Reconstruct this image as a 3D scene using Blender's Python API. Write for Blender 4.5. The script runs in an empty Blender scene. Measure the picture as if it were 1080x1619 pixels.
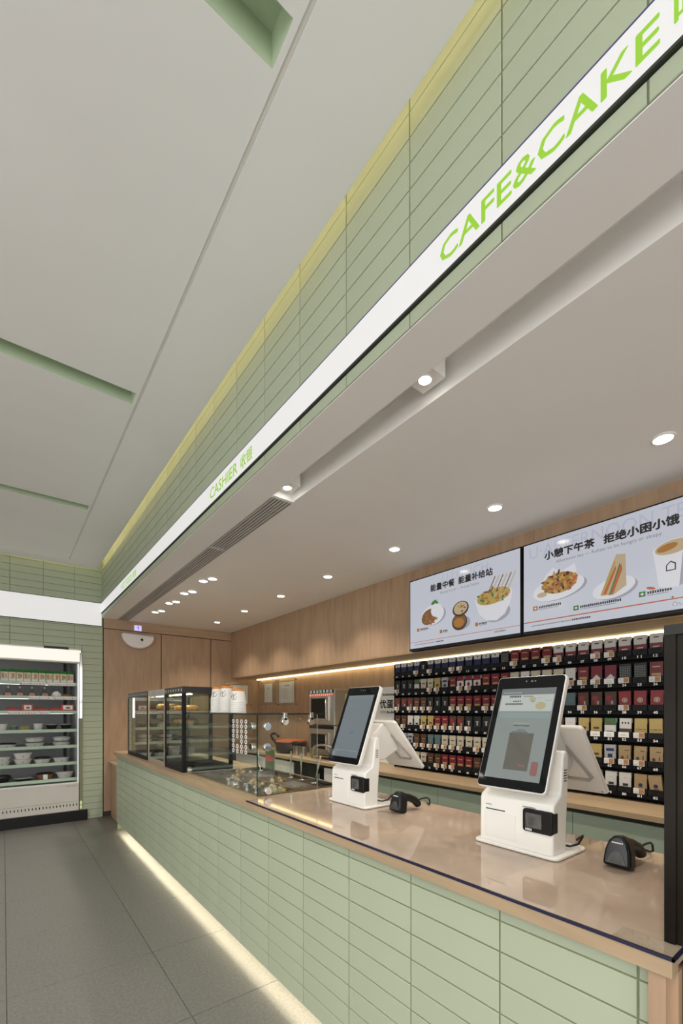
import bpy, bmesh, math, random
from mathutils import Vector, Matrix
random.seed(7)
S = bpy.context.scene
C = S.collection
PI = math.pi

# ------------------------------------------------------------------ camera, world, exposure
# pinhole solved from the photograph (1080 x 1619): focal 692 px, horizon at row 1123,
# vanishing point of the counter at column 5
F, HY, CAMZ = 692.0, 1123.0, 1.35
TH = math.atan2(535.0, 692.0)
cd = bpy.data.cameras.new('camera')
cam = bpy.data.objects.new('camera', cd); C.objects.link(cam)
cam.location = (0, 0, CAMZ)
cam.rotation_euler = (PI/2, 0, -TH)
cd.sensor_fit = 'VERTICAL'; cd.sensor_height = 36.0
cd.lens = F/1619.0*36.0
cd.shift_y = (HY-809.5)/1619.0
cd.clip_start = 0.02
S.camera = cam
def Yat(u, X):
    """Y of the point at image column u on the vertical plane x = X"""
    k = (u-540.0)/F
    dx = math.sin(TH)+k*math.cos(TH); dy = math.cos(TH)-k*math.sin(TH)
    return X*dy/dx

w = bpy.data.worlds.new('world'); S.world = w; w.use_nodes = True
w.node_tree.nodes['Background'].inputs[0].default_value = (1.0, 0.985, 0.965, 1)
w.node_tree.nodes['Background'].inputs[1].default_value = 1.95
S.view_settings.view_transform = 'Standard'
S.view_settings.look = 'None'
S.view_settings.exposure = 0.27
S.view_settings.gamma = 1.0
S.view_settings.use_curve_mapping = False
S.cycles.transparent_max_bounces = 32

ROOM_FILL_W = 52.0      # watts of each unseen ceiling lamp added over the shop floor
BAR_W = 30.0       # watts of each small downlight over the bar
TWIN_W = 26.0
COVE = 5.5         # emission of the cove strip
LED = 4.8          # emission of the strip under the bulkhead
KICK = 26.0        # emission of the strip under the counter

# ------------------------------------------------------------------ materials
MATS = {}
def mat(name, col, rough=0.5, metal=0.0, noise=0.06, scale=8.0, spec=0.5, coat=0.0, bump=0.0, bscale=60.0, stretch=None):
    if name in MATS: return MATS[name]
    m = bpy.data.materials.new(name); m.use_nodes = True
    nt = m.node_tree; N = nt.nodes; L = nt.links
    b = N['Principled BSDF']
    tc = N.new('ShaderNodeTexCoord')
    src = tc.outputs['Object']
    if stretch:
        mp = N.new('ShaderNodeMapping'); mp.inputs['Scale'].default_value = stretch
        L.new(src, mp.inputs['Vector']); src = mp.outputs['Vector']
    nz = N.new('ShaderNodeTexNoise'); nz.inputs['Scale'].default_value = scale; nz.inputs['Detail'].default_value = 4
    L.new(src, nz.inputs['Vector'])
    cr = N.new('ShaderNodeValToRGB')
    cr.color_ramp.elements[0].position = 0.3; cr.color_ramp.elements[1].position = 0.7
    cr.color_ramp.elements[0].color = [max(0, c*(1-noise)) for c in col]+[1]
    cr.color_ramp.elements[1].color = [min(1, c*(1+noise)) for c in col]+[1]
    L.new(nz.outputs['Fac'], cr.inputs['Fac'])
    L.new(cr.outputs['Color'], b.inputs['Base Color'])
    b.inputs['Roughness'].default_value = rough
    b.inputs['Metallic'].default_value = metal
    b.inputs['Specular IOR Level'].default_value = spec
    if coat: b.inputs['Coat Weight'].default_value = coat; b.inputs['Coat Roughness'].default_value = 0.05
    if bump:
        n2 = N.new('ShaderNodeTexNoise'); n2.inputs['Scale'].default_value = bscale
        L.new(tc.outputs['Object'], n2.inputs['Vector'])
        bp = N.new('ShaderNodeBump'); bp.inputs['Strength'].default_value = bump; bp.inputs['Distance'].default_value = 0.002
        L.new(n2.outputs['Fac'], bp.inputs['Height']); L.new(bp.outputs['Normal'], b.inputs['Normal'])
    MATS[name] = m
    return m
def wood(name, col, axis='Z', rough=0.45):
    st = {'Z': (5, 5, .7), 'Y': (5, .5, 5), 'X': (.5, 5, 5)}[axis]
    m = mat(name, col, rough, noise=0.12, scale=4.0, stretch=st)
    nt = m.node_tree; N = nt.nodes; L = nt.links
    nz = [n for n in N if n.type == 'TEX_NOISE'][0]; nz.inputs['Detail'].default_value = 8; nz.inputs['Distortion'].default_value = 0.6
    return m
def emit(name, col, strength=1.0, rough=0.2, base=None):
    """something that gives off light (lamp, screen, lit sign), with a glossy cover"""
    if name in MATS: return MATS[name]
    m = bpy.data.materials.new(name); m.use_nodes = True
    nt = m.node_tree; b = nt.nodes['Principled BSDF']
    tc = nt.nodes.new('ShaderNodeTexCoord'); nz = nt.nodes.new('ShaderNodeTexNoise'); nz.inputs['Scale'].default_value = 3
    nt.links.new(tc.outputs['Object'], nz.inputs['Vector'])
    cr = nt.nodes.new('ShaderNodeValToRGB')
    cr.color_ramp.elements[0].color = [c*0.97 for c in col]+[1]; cr.color_ramp.elements[1].color = list(col)+[1]
    nt.links.new(nz.outputs['Fac'], cr.inputs['Fac']); nt.links.new(cr.outputs['Color'], b.inputs['Emission Color'])
    b.inputs['Base Color'].default_value = list(base if base else [c*0.25 for c in col])+[1]
    b.inputs['Emission Strength'].default_value = strength
    b.inputs['Roughness'].default_value = rough
    MATS[name] = m
    return m
def glass(name, tint=(0.93, 0.97, 0.95), refl=1.0):
    if name in MATS: return MATS[name]
    m = bpy.data.materials.new(name); m.use_nodes = True
    nt = m.node_tree; N = nt.nodes; L = nt.links
    N.remove(N['Principled BSDF']); out = N['Material Output']
    tr = N.new('ShaderNodeBsdfTransparent'); tr.inputs[0].default_value = list(tint)+[1]
    gl = N.new('ShaderNodeBsdfGlossy'); gl.inputs['Roughness'].default_value = 0.02
    fr = N.new('ShaderNodeFresnel'); fr.inputs[0].default_value = 1.45
    mu = N.new('ShaderNodeMath'); mu.operation = 'MULTIPLY'; mu.inputs[1].default_value = refl
    mx = N.new('ShaderNodeMixShader')
    ge = N.new('ShaderNodeNewGeometry'); fw_ = N.new('ShaderNodeMath'); fw_.operation = 'SUBTRACT'; fw_.inputs[0].default_value = 1.0
    L.new(ge.outputs['Backfacing'], fw_.inputs[1]); m2 = N.new('ShaderNodeMath'); m2.operation = 'MULTIPLY'
    L.new(fr.outputs[0], m2.inputs[0]); L.new(fw_.outputs[0], m2.inputs[1])
    L.new(m2.outputs[0], mu.inputs[0]); L.new(mu.outputs[0], mx.inputs[0])
    L.new(tr.outputs[0], mx.inputs[1]); L.new(gl.outputs[0], mx.inputs[2]); L.new(mx.outputs[0], out.inputs['Surface'])
    MATS[name] = m
    return m

WHITE = mat('white_paint', (.88, .875, .86), .7, noise=.015, scale=2)
BARWHITE = mat('bar_ceiling_paint', (.90, .885, .855), .65, noise=.015, scale=2)
SLOTG = mat('slot_green', (.50, .60, .42), .6, noise=.03)
TILE = mat('green_tile', (.42, .475, .345), .42, noise=.035, scale=1.2, spec=.4)
GROUT = mat('green_grout', (.20, .235, .14), .8, noise=.1, scale=30)
FLOORT = mat('floor_tile', (.165, .160, .148), .42, noise=.16, scale=70, bump=.15, bscale=200)
FLOORG = mat('floor_joint', (.10, .095, .085), .8, noise=.1)
WOODZ = wood('ply_vertical', (.41, .275, .175), 'Z')
WOODY = wood('ply_lengthwise', (.42, .305, .19), 'Y')
WOODX = wood('ply_crosswise', (.43, .30, .195), 'X')
STONE = mat('brown_stone', (.47, .365, .28), .05, noise=.2, scale=3.2, spec=.6, bump=.0)
STEEL = mat('brushed_steel', (.62, .60, .57), .28, 1.0, noise=.06, scale=20, stretch=(1, 1, 12))
CHROME = mat('chrome', (.8, .8, .79), .08, 1.0, noise=.02)
BLACK = mat('black_plastic', (.010, .010, .011), .38, noise=.2, spec=.25)
BLACKM = mat('black_metal', (.010, .010, .012), .45, noise=.2, spec=.2)
DARKGL = mat('black_glass', (.006, .007, .008), .04, noise=.1, spec=.25)
KWHITE = mat('kiosk_white', (.86, .85, .81), .32, noise=.012)
KGREY = mat('kiosk_grey', (.42, .40, .37), .4, noise=.03)
GREYM = mat('grey_metal', (.36, .35, .335), .45, noise=.04)
DARK = mat('dark_interior', (.035, .035, .033), .6, noise=.15)
NAVY = mat('dark_edge', (.02, .02, .05), .15, noise=.1)
CABG = mat('cabinet_green', (.36, .43, .345), .45, noise=.02)
PAPER = mat('white_paper', (.80, .80, .78), .6, noise=.02)
INK = mat('black_ink', (.015, .015, .015), .6, noise=.1)
GLASS = glass('clear_glass', (.97, .985, .975), 1.0)
GLASSG = glass('greenish_glass', (.92, .96, .94), 2.2)
ACRYL = glass('acrylic', (.96, .97, .96), .8)
GEDGE = mat('glass_edge', (.008, .03, .022), .1, noise=.1)

# ------------------------------------------------------------------ helpers
OFF = {}
class MB:
    def __init__(s): s.v = []; s.f = []; s.m = []
    def add(s, vs, fs, mi=0):
        o = len(s.v); s.v += [tuple(p) for p in vs]
        for f in fs: s.f.append([i+o for i in f]); s.m.append(mi)
        return s
    def box(s, x0, x1, y0, y1, z0, z1, mi=0):
        vs = [(x, y, z) for x in (x0, x1) for y in (y0, y1) for z in (z0, z1)]
        return s.add(vs, [(0, 1, 3, 2), (4, 6, 7, 5), (0, 4, 5, 1), (2, 3, 7, 6), (0, 2, 6, 4), (1, 5, 7, 3)], mi)
    def frame(s, fr, a0, a1, b0, b1, n0, n1, mi=0):
        """box in a local frame fr = (origin, adir, bdir, ndir)"""
        o, A, B, Nn = [Vector(q) for q in fr]
        vs = [o+A*a+B*b+Nn*n for a in (a0, a1) for b in (b0, b1) for n in (n0, n1)]
        return s.add(vs, [(0, 1, 3, 2), (4, 6, 7, 5), (0, 4, 5, 1), (2, 3, 7, 6), (0, 2, 6, 4), (1, 5, 7, 3)], mi)
    def poly(s, fr, pts, n, mi=0):
        o, A, B, Nn = [Vector(q) for q in fr]
        return s.add([o+A*a+B*b+Nn*n for a, b in pts], [list(range(len(pts)))], mi)
    def prism(s, fr, pts, n0, n1, mi=0):
        o, A, B, Nn = [Vector(q) for q in fr]; k = len(pts)
        vs = [o+A*a+B*b+Nn*n0 for a, b in pts]+[o+A*a+B*b+Nn*n1 for a, b in pts]
        fs = [list(range(k))[::-1], list(range(k, 2*k))]+[(i, (i+1) % k, k+(i+1) % k, k+i) for i in range(k)]
        return s.add(vs, fs, mi)
    def lathe(s, prof, c=(0, 0, 0), seg=20, mi=0, sx=1.0, sy=1.0, cap=True):
        k = len(prof); vs = []
        for i in range(seg):
            a = 2*PI*i/seg
            for r, z in prof: vs.append((c[0]+r*sx*math.cos(a), c[1]+r*sy*math.sin(a), c[2]+z))
        fs = []
        for i in range(seg):
            j = (i+1) % seg
            for q in range(k-1): fs.append((i*k+q, j*k+q, j*k+q+1, i*k+q+1))
        if cap:
            fs.append([i*k for i in range(seg)][::-1]); fs.append([i*k+k-1 for i in range(seg)])
        return s.add(vs, fs, mi)
    def tube(s, pts, r, seg=8, mi=0, closed=False):
        pts = [Vector(p) for p in pts]; n = len(pts); vs = []
        rr = r if isinstance(r, (list, tuple)) else [r]*n
        up = None
        for i, p in enumerate(pts):
            if closed: t = (pts[(i+1) % n]-pts[i-1])
            else: t = pts[min(i+1, n-1)]-pts[max(i-1, 0)]
            t.normalize()
            if up is None:
                up = Vector((0, 0, 1)) if abs(t.z) < .9 else Vector((1, 0, 0))
            a = t.cross(up)
            if a.length < 1e-4: a = t.cross(Vector((1, 0, 0)))
            a.normalize(); b = a.cross(t).normalized(); up = b
            for q in range(seg):
                an = 2*PI*q/seg; vs.append(p+(a*math.cos(an)+b*math.sin(an))*rr[i])
        fs = []
        for i in range(n if closed else n-1):
            j = (i+1) % n
            for q in range(seg): fs.append((i*seg+q, i*seg+(q+1) % seg, j*seg+(q+1) % seg, j*seg+q))
        if not closed:
            fs.append(list(range(seg))[::-1]); fs.append([(n-1)*seg+q for q in range(seg)])
        return s.add(vs, fs, mi)
    def mesh(s, name, mats, off=(0, 0, 0), smooth=False):
        me = bpy.data.meshes.new(name)
        me.from_pydata([(p[0]-off[0], p[1]-off[1], p[2]-off[2]) for p in s.v], [], s.f)
        for mt in (mats if isinstance(mats, (list, tuple)) else [mats]): me.materials.append(mt)
        for p, mi in zip(me.polygons, s.m): p.material_index = mi
        bm = bmesh.new(); bm.from_mesh(me); bmesh.ops.recalc_face_normals(bm, faces=bm.faces); bm.to_mesh(me); bm.free()
        if smooth:
            for p in me.polygons: p.use_smooth = True
            try: me.set_sharp_from_angle(angle=math.radians(40))
            except Exception: pass
        return me
    def build(s, name, mats, parent=None, smooth=False, bevel=0, seg=2):
        off = OFF.get(parent.name, (0, 0, 0)) if parent else (0, 0, 0)
        o = bpy.data.objects.new(name, s.mesh(name, mats, off, smooth)); C.objects.link(o)
        if parent: o.parent = parent; OFF[o.name] = off
        if bevel:
            md = o.modifiers.new('bevel', 'BEVEL'); md.width = bevel; md.segments = seg; md.limit_method = 'ANGLE'; md.angle_limit = math.radians(35)
        return o
def rrect(w, h, r, seg=5, cx=0, cy=0):
    out = []
    for sx, sy, a0 in ((1, 1, 0), (-1, 1, 90), (-1, -1, 180), (1, -1, 270)):
        for i in range(seg+1):
            a = math.radians(a0+90*i/seg)
            out.append((cx+sx*(w/2-r)+r*math.cos(a), cy+sy*(h/2-r)+r*math.sin(a)))
    return out
def ell(cx, cy, rx, ry, n=20, rot=0, a0=0, a1=360):
    out = []
    full = abs(a1-a0) >= 360
    for i in range(n if full else n+1):
        a = math.radians(a0+(a1-a0)*i/n); x, y = rx*math.cos(a), ry*math.sin(a)
        out.append((cx+x*math.cos(rot)-y*math.sin(rot), cy+x*math.sin(rot)+y*math.cos(rot)))
    return out
def tag(o, label=None, cat=None, group=None, kind=None):
    if label: o['label'] = label
    if cat: o['category'] = cat
    if group: o['group'] = group
    if kind: o['kind'] = kind
    return o
def thing(name, label, cat, loc, group=None):
    o = bpy.data.objects.new(name, None); C.objects.link(o); o.location = loc; o.empty_display_size = .05
    OFF[o.name] = tuple(loc)
    return tag(o, label, cat, group)
def struct(o): o['kind'] = 'structure'; return o
def copy_tree(o, parent=None, loc=None):
    c = o.copy(); C.objects.link(c); c.parent = parent
    if loc is not None: c.location = loc
    for ch in list(o.children): copy_tree(ch, c)
    return c
TXT = {}
def text_mesh(body, res=2):
    """glyph outlines of the built-in font, as (verts2d, faces, width, height) with the origin at the lower left of its box"""
    if body in TXT: return TXT[body]
    cu = bpy.data.curves.new('t', 'FONT'); cu.body = body; cu.resolution_u = res; cu.size = 1.0
    o = bpy.data.objects.new('t', cu); C.objects.link(o)
    dg = bpy.context.evaluated_depsgraph_get()
    me = bpy.data.meshes.new_from_object(o.evaluated_get(dg))
    vs = [(v.co.x, v.co.y) for v in me.vertices]; fs = [list(p.vertices) for p in me.polygons]
    bpy.data.objects.remove(o); bpy.data.curves.remove(cu); bpy.data.meshes.remove(me)
    x0 = min(v[0] for v in vs); y0 = min(v[1] for v in vs); x1 = max(v[0] for v in vs); y1 = max(v[1] for v in vs)
    TXT[body] = ([(a-x0, b-y0) for a, b in vs], fs, x1-x0, y1-y0)
    return TXT[body]
def text(mb, fr, body, a, b, wd=None, ht=None, n=0.001, mi=0, bold=0):
    """writes body on the frame's plane, its box fitted to wd x ht, lower left at (a, b)"""
    vs, fs, tw, th = text_mesh(body)
    if wd is None: wd = tw*ht/th
    if ht is None: ht = th*wd/tw
    o, A, B, Nn = [Vector(q) for q in fr]
    offs = [(0, 0)] if not bold else [(-bold, 0), (bold, 0), (0, bold), (0, -bold)]
    for k, (da, db) in enumerate(offs):
        mb.add([o+A*(a+da+x*wd/tw)+B*(b+db+y*ht/th)+Nn*(n+k*.00003) for x, y in vs], fs, mi)
    return wd
TILEM = {}
def tiles(parent, mt, axis, plane, us, vs, thick, gap, skip=None, name='tile'):
    """a grid of separate tiles; axis 'x': plane x = plane, us along y, vs along z; 'y': plane y, us along x"""
    for i in range(len(us)-1):
        for j in range(len(vs)-1):
            u0, u1, v0, v1 = us[i]+gap/2, us[i+1]-gap/2, vs[j]+gap/2, vs[j+1]-gap/2
            if u1-u0 < .006 or v1-v0 < .006: continue
            if skip and skip((u0+u1)/2, (v0+v1)/2): continue
            key = (mt.name, axis, round(u1-u0, 4), round(v1-v0, 4), thick)
            if key not in TILEM:
                a, b = (u1-u0)/2, (v1-v0)/2; c = .0012
                mb = MB()
                def p(u, v, d):
                    return (d, u, v) if axis == 'x' else ((u, d, v) if axis == 'y' else (u, v, -d))
                front = [p(-a+c, -b+c, 0), p(a-c, -b+c, 0), p(a-c, b-c, 0), p(-a+c, b-c, 0)]
                rim = [p(-a, -b, c), p(a, -b, c), p(a, b, c), p(-a, b, c)]
                back = [p(-a, -b, thick), p(a, -b, thick), p(a, b, thick), p(-a, b, thick)]
                mb.add(front+rim+back, [(0, 1, 2, 3)]+[(q, (q+1) % 4, 4+(q+1) % 4, 4+q) for q in range(4)]+[(4+q, 4+(q+1) % 4, 8+(q+1) % 4, 8+q) for q in range(4)]+[(8, 9, 10, 11)])
                TILEM[key] = mb.mesh('tile', mt)
            o = bpy.data.objects.new(name, TILEM[key]); C.objects.link(o)
            um, vm = (u0+u1)/2, (v0+v1)/2
            o.location = (plane, um, vm) if axis == 'x' else ((um, plane, vm) if axis == 'y' else (um, vm, plane))
            o.parent = parent
def frange(a, step, n): return [a+step*i for i in range(n)]
def lamp_spot(name, loc, watts, size=100, blend=.6, col=(1, .9, .76), r=.03, parent=None, direction=None):
    l = bpy.data.lights.new(name, 'SPOT'); l.energy = watts; l.spot_size = math.radians(size); l.spot_blend = blend
    l.color = col; l.shadow_soft_size = r
    o = bpy.data.objects.new(name, l); C.objects.link(o)
    if parent: o.parent = parent; off = OFF[parent.name]; o.location = (loc[0]-off[0], loc[1]-off[1], loc[2]-off[2])
    else: o.location = loc
    return o

# ------------------------------------------------------------------ the setting
YF = 6.24            # far wall
# floor
fl = struct(MB().box(-3.3, 3.3, -3.0, 7.0, -.06, -.004).build('floor', FLOORG))
tiles(fl, FLOORT, 'z', 0.0, [.013+.6465*k for k in range(-3, 3)], [1.93+.648*k for k in range(-5, 8)], .004, .003)
MB().box(-3.3, -1.93, -3, 7, -.004, -.0005).box(-1.93, 3.3, -3, -1.31, -.004, -.0005).box(1.31, 3.3, -1.31, 7, -.004, -.0005).build('floor_edge', FLOORT, fl)

# main ceiling: a hung slab with cross slots and a shadow groove, under a closed upper ceiling
ce = struct(MB().box(-3.3, 1.2, -1.6, 6.4, 3.36, 3.42).build('ceiling', WHITE))
ZS = 3.09
slots = [(.945-1.66, 1.055-1.66), (.945, 1.055), (2.592, 2.698), (4.262, 4.365)]
sl = MB()
ys = [-1.6]
for a, b in slots: ys += [a, b]
ys += [5.905]
for i in range(0, len(ys)-1, 2): sl.box(-3.0, .578, ys[i], ys[i+1], ZS, ZS+.04)
sl.box(.578, .595, -1.6, 5.905, ZS, ZS+.04)
sl.build('slab_field', WHITE, ce)
MB().box(.609, .915, -1.6, 6.13, ZS, ZS+.04).box(-3.0, .609, 5.917, 6.13, ZS, ZS+.04).build('slab_border', WHITE, ce)
MB().box(.594, .608, -1.6, 5.93, ZS+.003, ZS+.05).box(-3.0, .594, 5.90, 5.93, ZS+.003, ZS+.05).build('shadow_groove', mat('groove_beige', (.74, .72, .66), .7, noise=.05), ce)
for a, b in slots:
    g = MB()
    g.box(-3.0, .5762, a-.02, a+.002, ZS+.0005, ZS+.095).box(-3.0, .5762, b-.002, b+.02, ZS+.0005, ZS+.095).box(.5762, .590, a-.02, b+.02, ZS+.0005, ZS+.095).box(-3.0, .6, a-.02, b+.02, ZS+.095, ZS+.11)
    g.build('slot_lining', SLOTG, ce)
# fascia above the counter
FX = .985
fa = struct(MB().box(FX+.004, 1.10, -1.6, YF+.012, 2.523, 3.36).build('wall_fascia', GROUT))
fj = [.307+.3135*k for k in range(-6, 20)]; fj = [y for y in fj if y < YF-.05]+[YF]
tiles(fa, TILE, 'x', FX, fj, [2.700]+[2.786+.0795*k for k in range(0, 8)], .006, .0042)
tiles(fa, TILE, 'x', FX, fj, [2.521, 2.570], .006, .0042)
# far wall, tiled, with the opening for the chiller
fw = struct(MB().box(-3.3, -1.30, YF+.004, YF+.10, 0, 3.36).box(.77, 1.0, YF+.004, YF+.10, 0, 3.36).box(-1.30, .77, YF+.004, YF+.10, 2.10, 3.36).build('wall_far', GROUT))
fx = [.06-.3145*4, .06-.3145*3, .06-.3145*2, .06-.3145, .06, .3735, .689, 1.0]
tiles(fw, TILE, 'y', YF, fx, [2.703+.079*k for k in range(0, 9)], .006, .0042)
tiles(fw, TILE, 'y', YF, fx, [2.103, 2.155, 2.233, 2.311, 2.390, 2.409], .006, .0042, skip=lambda u, v: u > .689 and v < 2.155)
tiles(fw, TILE, 'y', YF, [.689, .772], [2.103, 2.155], .006, .0042)
tiles(fw, TILE, 'y', YF, [.772, 1.0], [0.002]+[2.155-.0785*k for k in range(27, -1, -1)], .006, .0042)
# unseen left wall, set along the far half only so light falls off there
struct(MB().box(-3.3, -3.2, 2.2, YF+.1, 0, 3.4).build('wall_left', WHITE))
# wood end wall of the bar
we = struct(MB().box(1.0, 3.22, YF+.014, YF+.10, 0, 2.53).build('wall_end', mat('joint_dark', (.05, .035, .025), .8)))
def panels(parent, axis, plane, us, vs, mt, gap=.006, th=.014):
    for i in range(len(us)-1):
        for j in range(len(vs)-1):
            u0, u1, v0, v1 = us[i]+gap/2, us[i+1]-gap/2, vs[j]+gap/2, vs[j+1]-gap/2
            if axis == 'y': MB().box(u0, u1, plane, plane+th, v0, v1).build('panel', mt, parent)
            else: MB().box(plane, plane+th, u0, u1, v0, v1).build('panel', mt, parent)
panels(we, 'y', YF, [1.004, 1.71, 2.405, 3.20], [0.06, 2.392], WOODZ, .012)
panels(we, 'y', YF, [1.004, 3.20], [2.392, 2.53], WOODX, .008)
# bulkhead above the rack and the recessed wall below it
BX = 2.72; ZB = 1.832; WX = 3.17
wb = struct(MB().box(BX+.014, WX+.1, -1.6, YF+.013, ZB+.004, 2.53).build('wall_bulkhead', MATS['joint_dark']))
panels(wb, 'x', BX, sorted([-1.6, .30, Yat(585, BX)-1.6, Yat(585, BX), Yat(529, BX), Yat(451, BX), YF-.002]), [ZB, 2.53], WOODZ, .003)
MB().box(BX, WX, -1.6, YF-.002, ZB-.004, ZB+.004).build('soffit_panel', WOODY, wb)
wl = struct(MB().box(WX+.012, WX+.1, -1.6, YF+.013, 0, ZB).build('wall_back', MATS['joint_dark']))
panels(wl, 'x', WX, [-1.6, .0, 1.2, 2.4, 3.6, 4.8, YF-.002], [0.06, ZB-.004], WOODZ, .003, .012)
led = MB().box(WX-.055, WX-.03, -1.0, YF-.06, ZB-.02, ZB-.0045).build('led_strip', emit('led_warm', (1, .80, .44), LED))
tag(led, 'warm glowing led strip under the wooden bulkhead along the back wall', 'led strip')
# lower ceiling over the bar with the sunk channel
ZC = 2.52; CH0, CH1 = 1.163, 1.288
cb = struct(MB().box(FX+.0055, CH0, -1.6, YF+.01, ZC, ZC+.02).box(CH1, BX+.02, -1.6, YF+.01, ZC, ZC+.02).box(CH0-.02, CH0, -1.6, YF+.01, ZC+.02, ZC+.135).box(CH1, CH1+.02, -1.6, YF+.01, ZC+.02, ZC+.135).box(CH0, CH1, -1.6, 2.10, ZC+.115, ZC+.135).build('ceiling_bar', BARWHITE))
# shop-front side wall closing the bar behind the dark case
struct(MB().box(1.9, 3.3, -1.7, -1.6, 0, 3.4).build('wall_side', WHITE))

# cove strip lighting on the slab edge
cv = MB().box(.86, .885, -1.5, 6.08, ZS+.045, ZS+.06).box(-2.9, .86, 6.055, 6.08, ZS+.045, ZS+.06).build('cove_led_strip', emit('cove_warm', (1, .82, .48), COVE))
tag(cv, 'warm cove led strip lying on the upper edge of the ceiling slab', 'led strip')

# ceiling lamps: added ones over the shop floor, the rows over the bar
def downlight(loc, r, label, group, watts, col=(1, .9, .76), size=110, bright=7.0, name='downlight'):
    t = thing(name, label, 'downlight', loc, group)
    x, y, z = loc
    ring = MB().lathe([(r*1.28, 0), (r*1.28, -.003), (r*1.02, -.006), (r*1.0, 0.0)], loc, 24, cap=False).build('trim_ring', WHITE, t, True)
    MB().lathe([(0.001, -.0015), (r, -.0015), (r, .006), (0.001, .006)], loc, 24, cap=False).build('lamp_lens', emit('lamp_lens', (1, .93, .80), 14.0), t)
    lamp_spot('lamp', (x, y, z-.012), watts, size, .7, col, r*.8, t)
    return t
for x in (-.62, -1.9):  # out of view, added to light the floor
    for y in (-.3, 1.75, 3.5):
        downlight((x, y, ZS), .055, 'added round downlight in the white slab, out of view, lighting the floor', 'added fill downlights of the shop floor', ROOM_FILL_W, (1, .94, .86), 130)
for y in (-.98, -.17, .643, 1.456, 2.275, 3.099, 3.918, 4.77, 5.60):  # first two are out of view, added to brighten the near end
    downlight((2.245, y, ZC), .036, 'small round downlight in the lower ceiling, one of the single row near the bulkhead', 'single downlights over the back worktop', BAR_W)
for y in (3.83, 4.355, 4.86, 5.41):
    t = thing('twin_downlight', 'twin-head white downlight in the lower ceiling beside the air vent', 'downlight', (1.45, y, ZC), 'twin downlights beside the air vent')
    for dx, dy in ((-.02, .058), (.02, -.058)):
        c = (1.45+dx, y+dy, ZC)
        MB().lathe([(.048, 0), (.048, -.005), (.037, -.008), (.035, 0)], c, 20, cap=False).build('trim_ring', WHITE, t, True)
        MB().lathe([(.001, -.002), (.036, -.002), (.036, .004), (.001, .004)], c, 20, cap=False).build('lamp_lens', MATS['lamp_lens'], t)
    lamp_spot('lamp', (1.45, y, ZC-.02), TWIN_W, 95, .6, (1, .9, .74), .04, t)
# the two box lamps in the channel
for y, lab in ((1.072, 'white square box downlight alone inside the sunk ceiling channel'), (2.045, 'white square box downlight in the channel against the end of the air vent')):
    t = thing('box_downlight', lab, 'downlight', (1.215, y, ZC+.03))
    MB().box(1.170, 1.262, y-.052, y+.052, ZC+.03, ZC+.115).build('housing', BARWHITE, t)
    MB().lathe([(.027, 0), (.027, -.002), (.023, -.003), (.022, 0)], (1.212, y, ZC+.03), 20, cap=False).build('trim_ring', WHITE, t)
    MB().lathe([(.001, -.001), (.0225, -.001), (.0225, .004), (.001, .004)], (1.212, y, ZC+.03), 20, cap=False).build('lamp_lens', MATS['lamp_lens'], t)
    lamp_spot('lamp', (1.212, y, ZC+.024), 7, 110, .6, (1, .9, .76), .02, t)
# linear air vent
vt = thing('air_vent', 'long grey linear slot air vent set in the lower ceiling', 'air vent', (1.23, 4.1, ZC))
MB().box(CH0-.002, CH1+.006, 2.105, 2.128, ZC-.004, ZC+.06).build('end_frame', WHITE, vt)
MB().box(CH0-.002, CH1+.006, 3.05, 3.062, ZC-.003, ZC+.01).build('divider', WHITE, vt)
MB().box(CH0, CH0+.006, 2.128, YF-.001, ZC-.003, ZC+.03).box(CH1-.006, CH1+.002, 2.128, YF-.001, ZC-.003, ZC+.03).build('side_frame', GREYM, vt)
MB().box(CH0, CH1, 2.128, YF+.012, ZC+.05, ZC+.06).box(CH0-.02, CH1+.02, YF+.002, YF+.03, ZC+.001, ZC+.14).build('vent_duct', DARK, vt)
for k in range(6):
    x = CH0+.008+k*.0193
    for a, b in ((2.128, 3.05), (3.062, YF-.002)):
        MB().box(x, x+.0105, a, b, ZC-.003, ZC+.001).build('slat', mat('slat_grey', (.58, .56, .53), .45, noise=.03), vt)

# lit sign bands
SGN = emit('sign_white', (.97, .955, .945), .56, .5)
SGREEN = emit('sign_green', (.33, .66, .035), .62, .35)
sb = thing('light_box_sign', 'long white lit sign band on the green tiled fascia with green lettering', 'sign', (FX, 2.5, 2.64))
MB().box(FX-.006, FX+.004, -1.6, YF-.004, 2.578, 2.698).build('lit_panel', SGN, sb)
MB().box(FX-.008, FX+.004, -1.6, YF-.004, 2.571, 2.578).build('lower_rail', mat('rail_dark', (.03, .035, .025), .5), sb)
MB().box(FX-.007, FX+.004, -1.6, YF-.004, 2.698, 2.7015).build('upper_rail', mat('rail_violet', (.06, .05, .20), .4), sb)
frS = ((FX-.006, 0, 0), (0, -1, 0), (0, 0, 1), (-1, 0, 0))
def sign(body, y0, z0, wd, ht):
    mb = MB(); text(mb, frS, body, -y0, z0, wd, ht, .001, 0, .0013)
    return mb.build('lettering', SGREEN, sb)
sign('CAFE&CAKE', .808, 2.606, .522, .060)
sign('咖啡蛋糕', .262, 2.602, .30, .068)
sign('CASHIER', 2.55, 2.606, .385, .062)
sign('收银', 2.125, 2.602, .135, .068)
sign('HOT FOOD', 5.02, 2.606, .46, .060)
sign('鲜食', 4.52, 2.602, .135, .068)
sf = thing('light_box_sign', 'plain white lit band on the green tiled wall above the chiller', 'sign', (0, YF, 2.55))
MB().box(-3.2, .985, YF-.006, YF+.004, 2.414, 2.698).build('lit_panel', SGN, sf)
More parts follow.
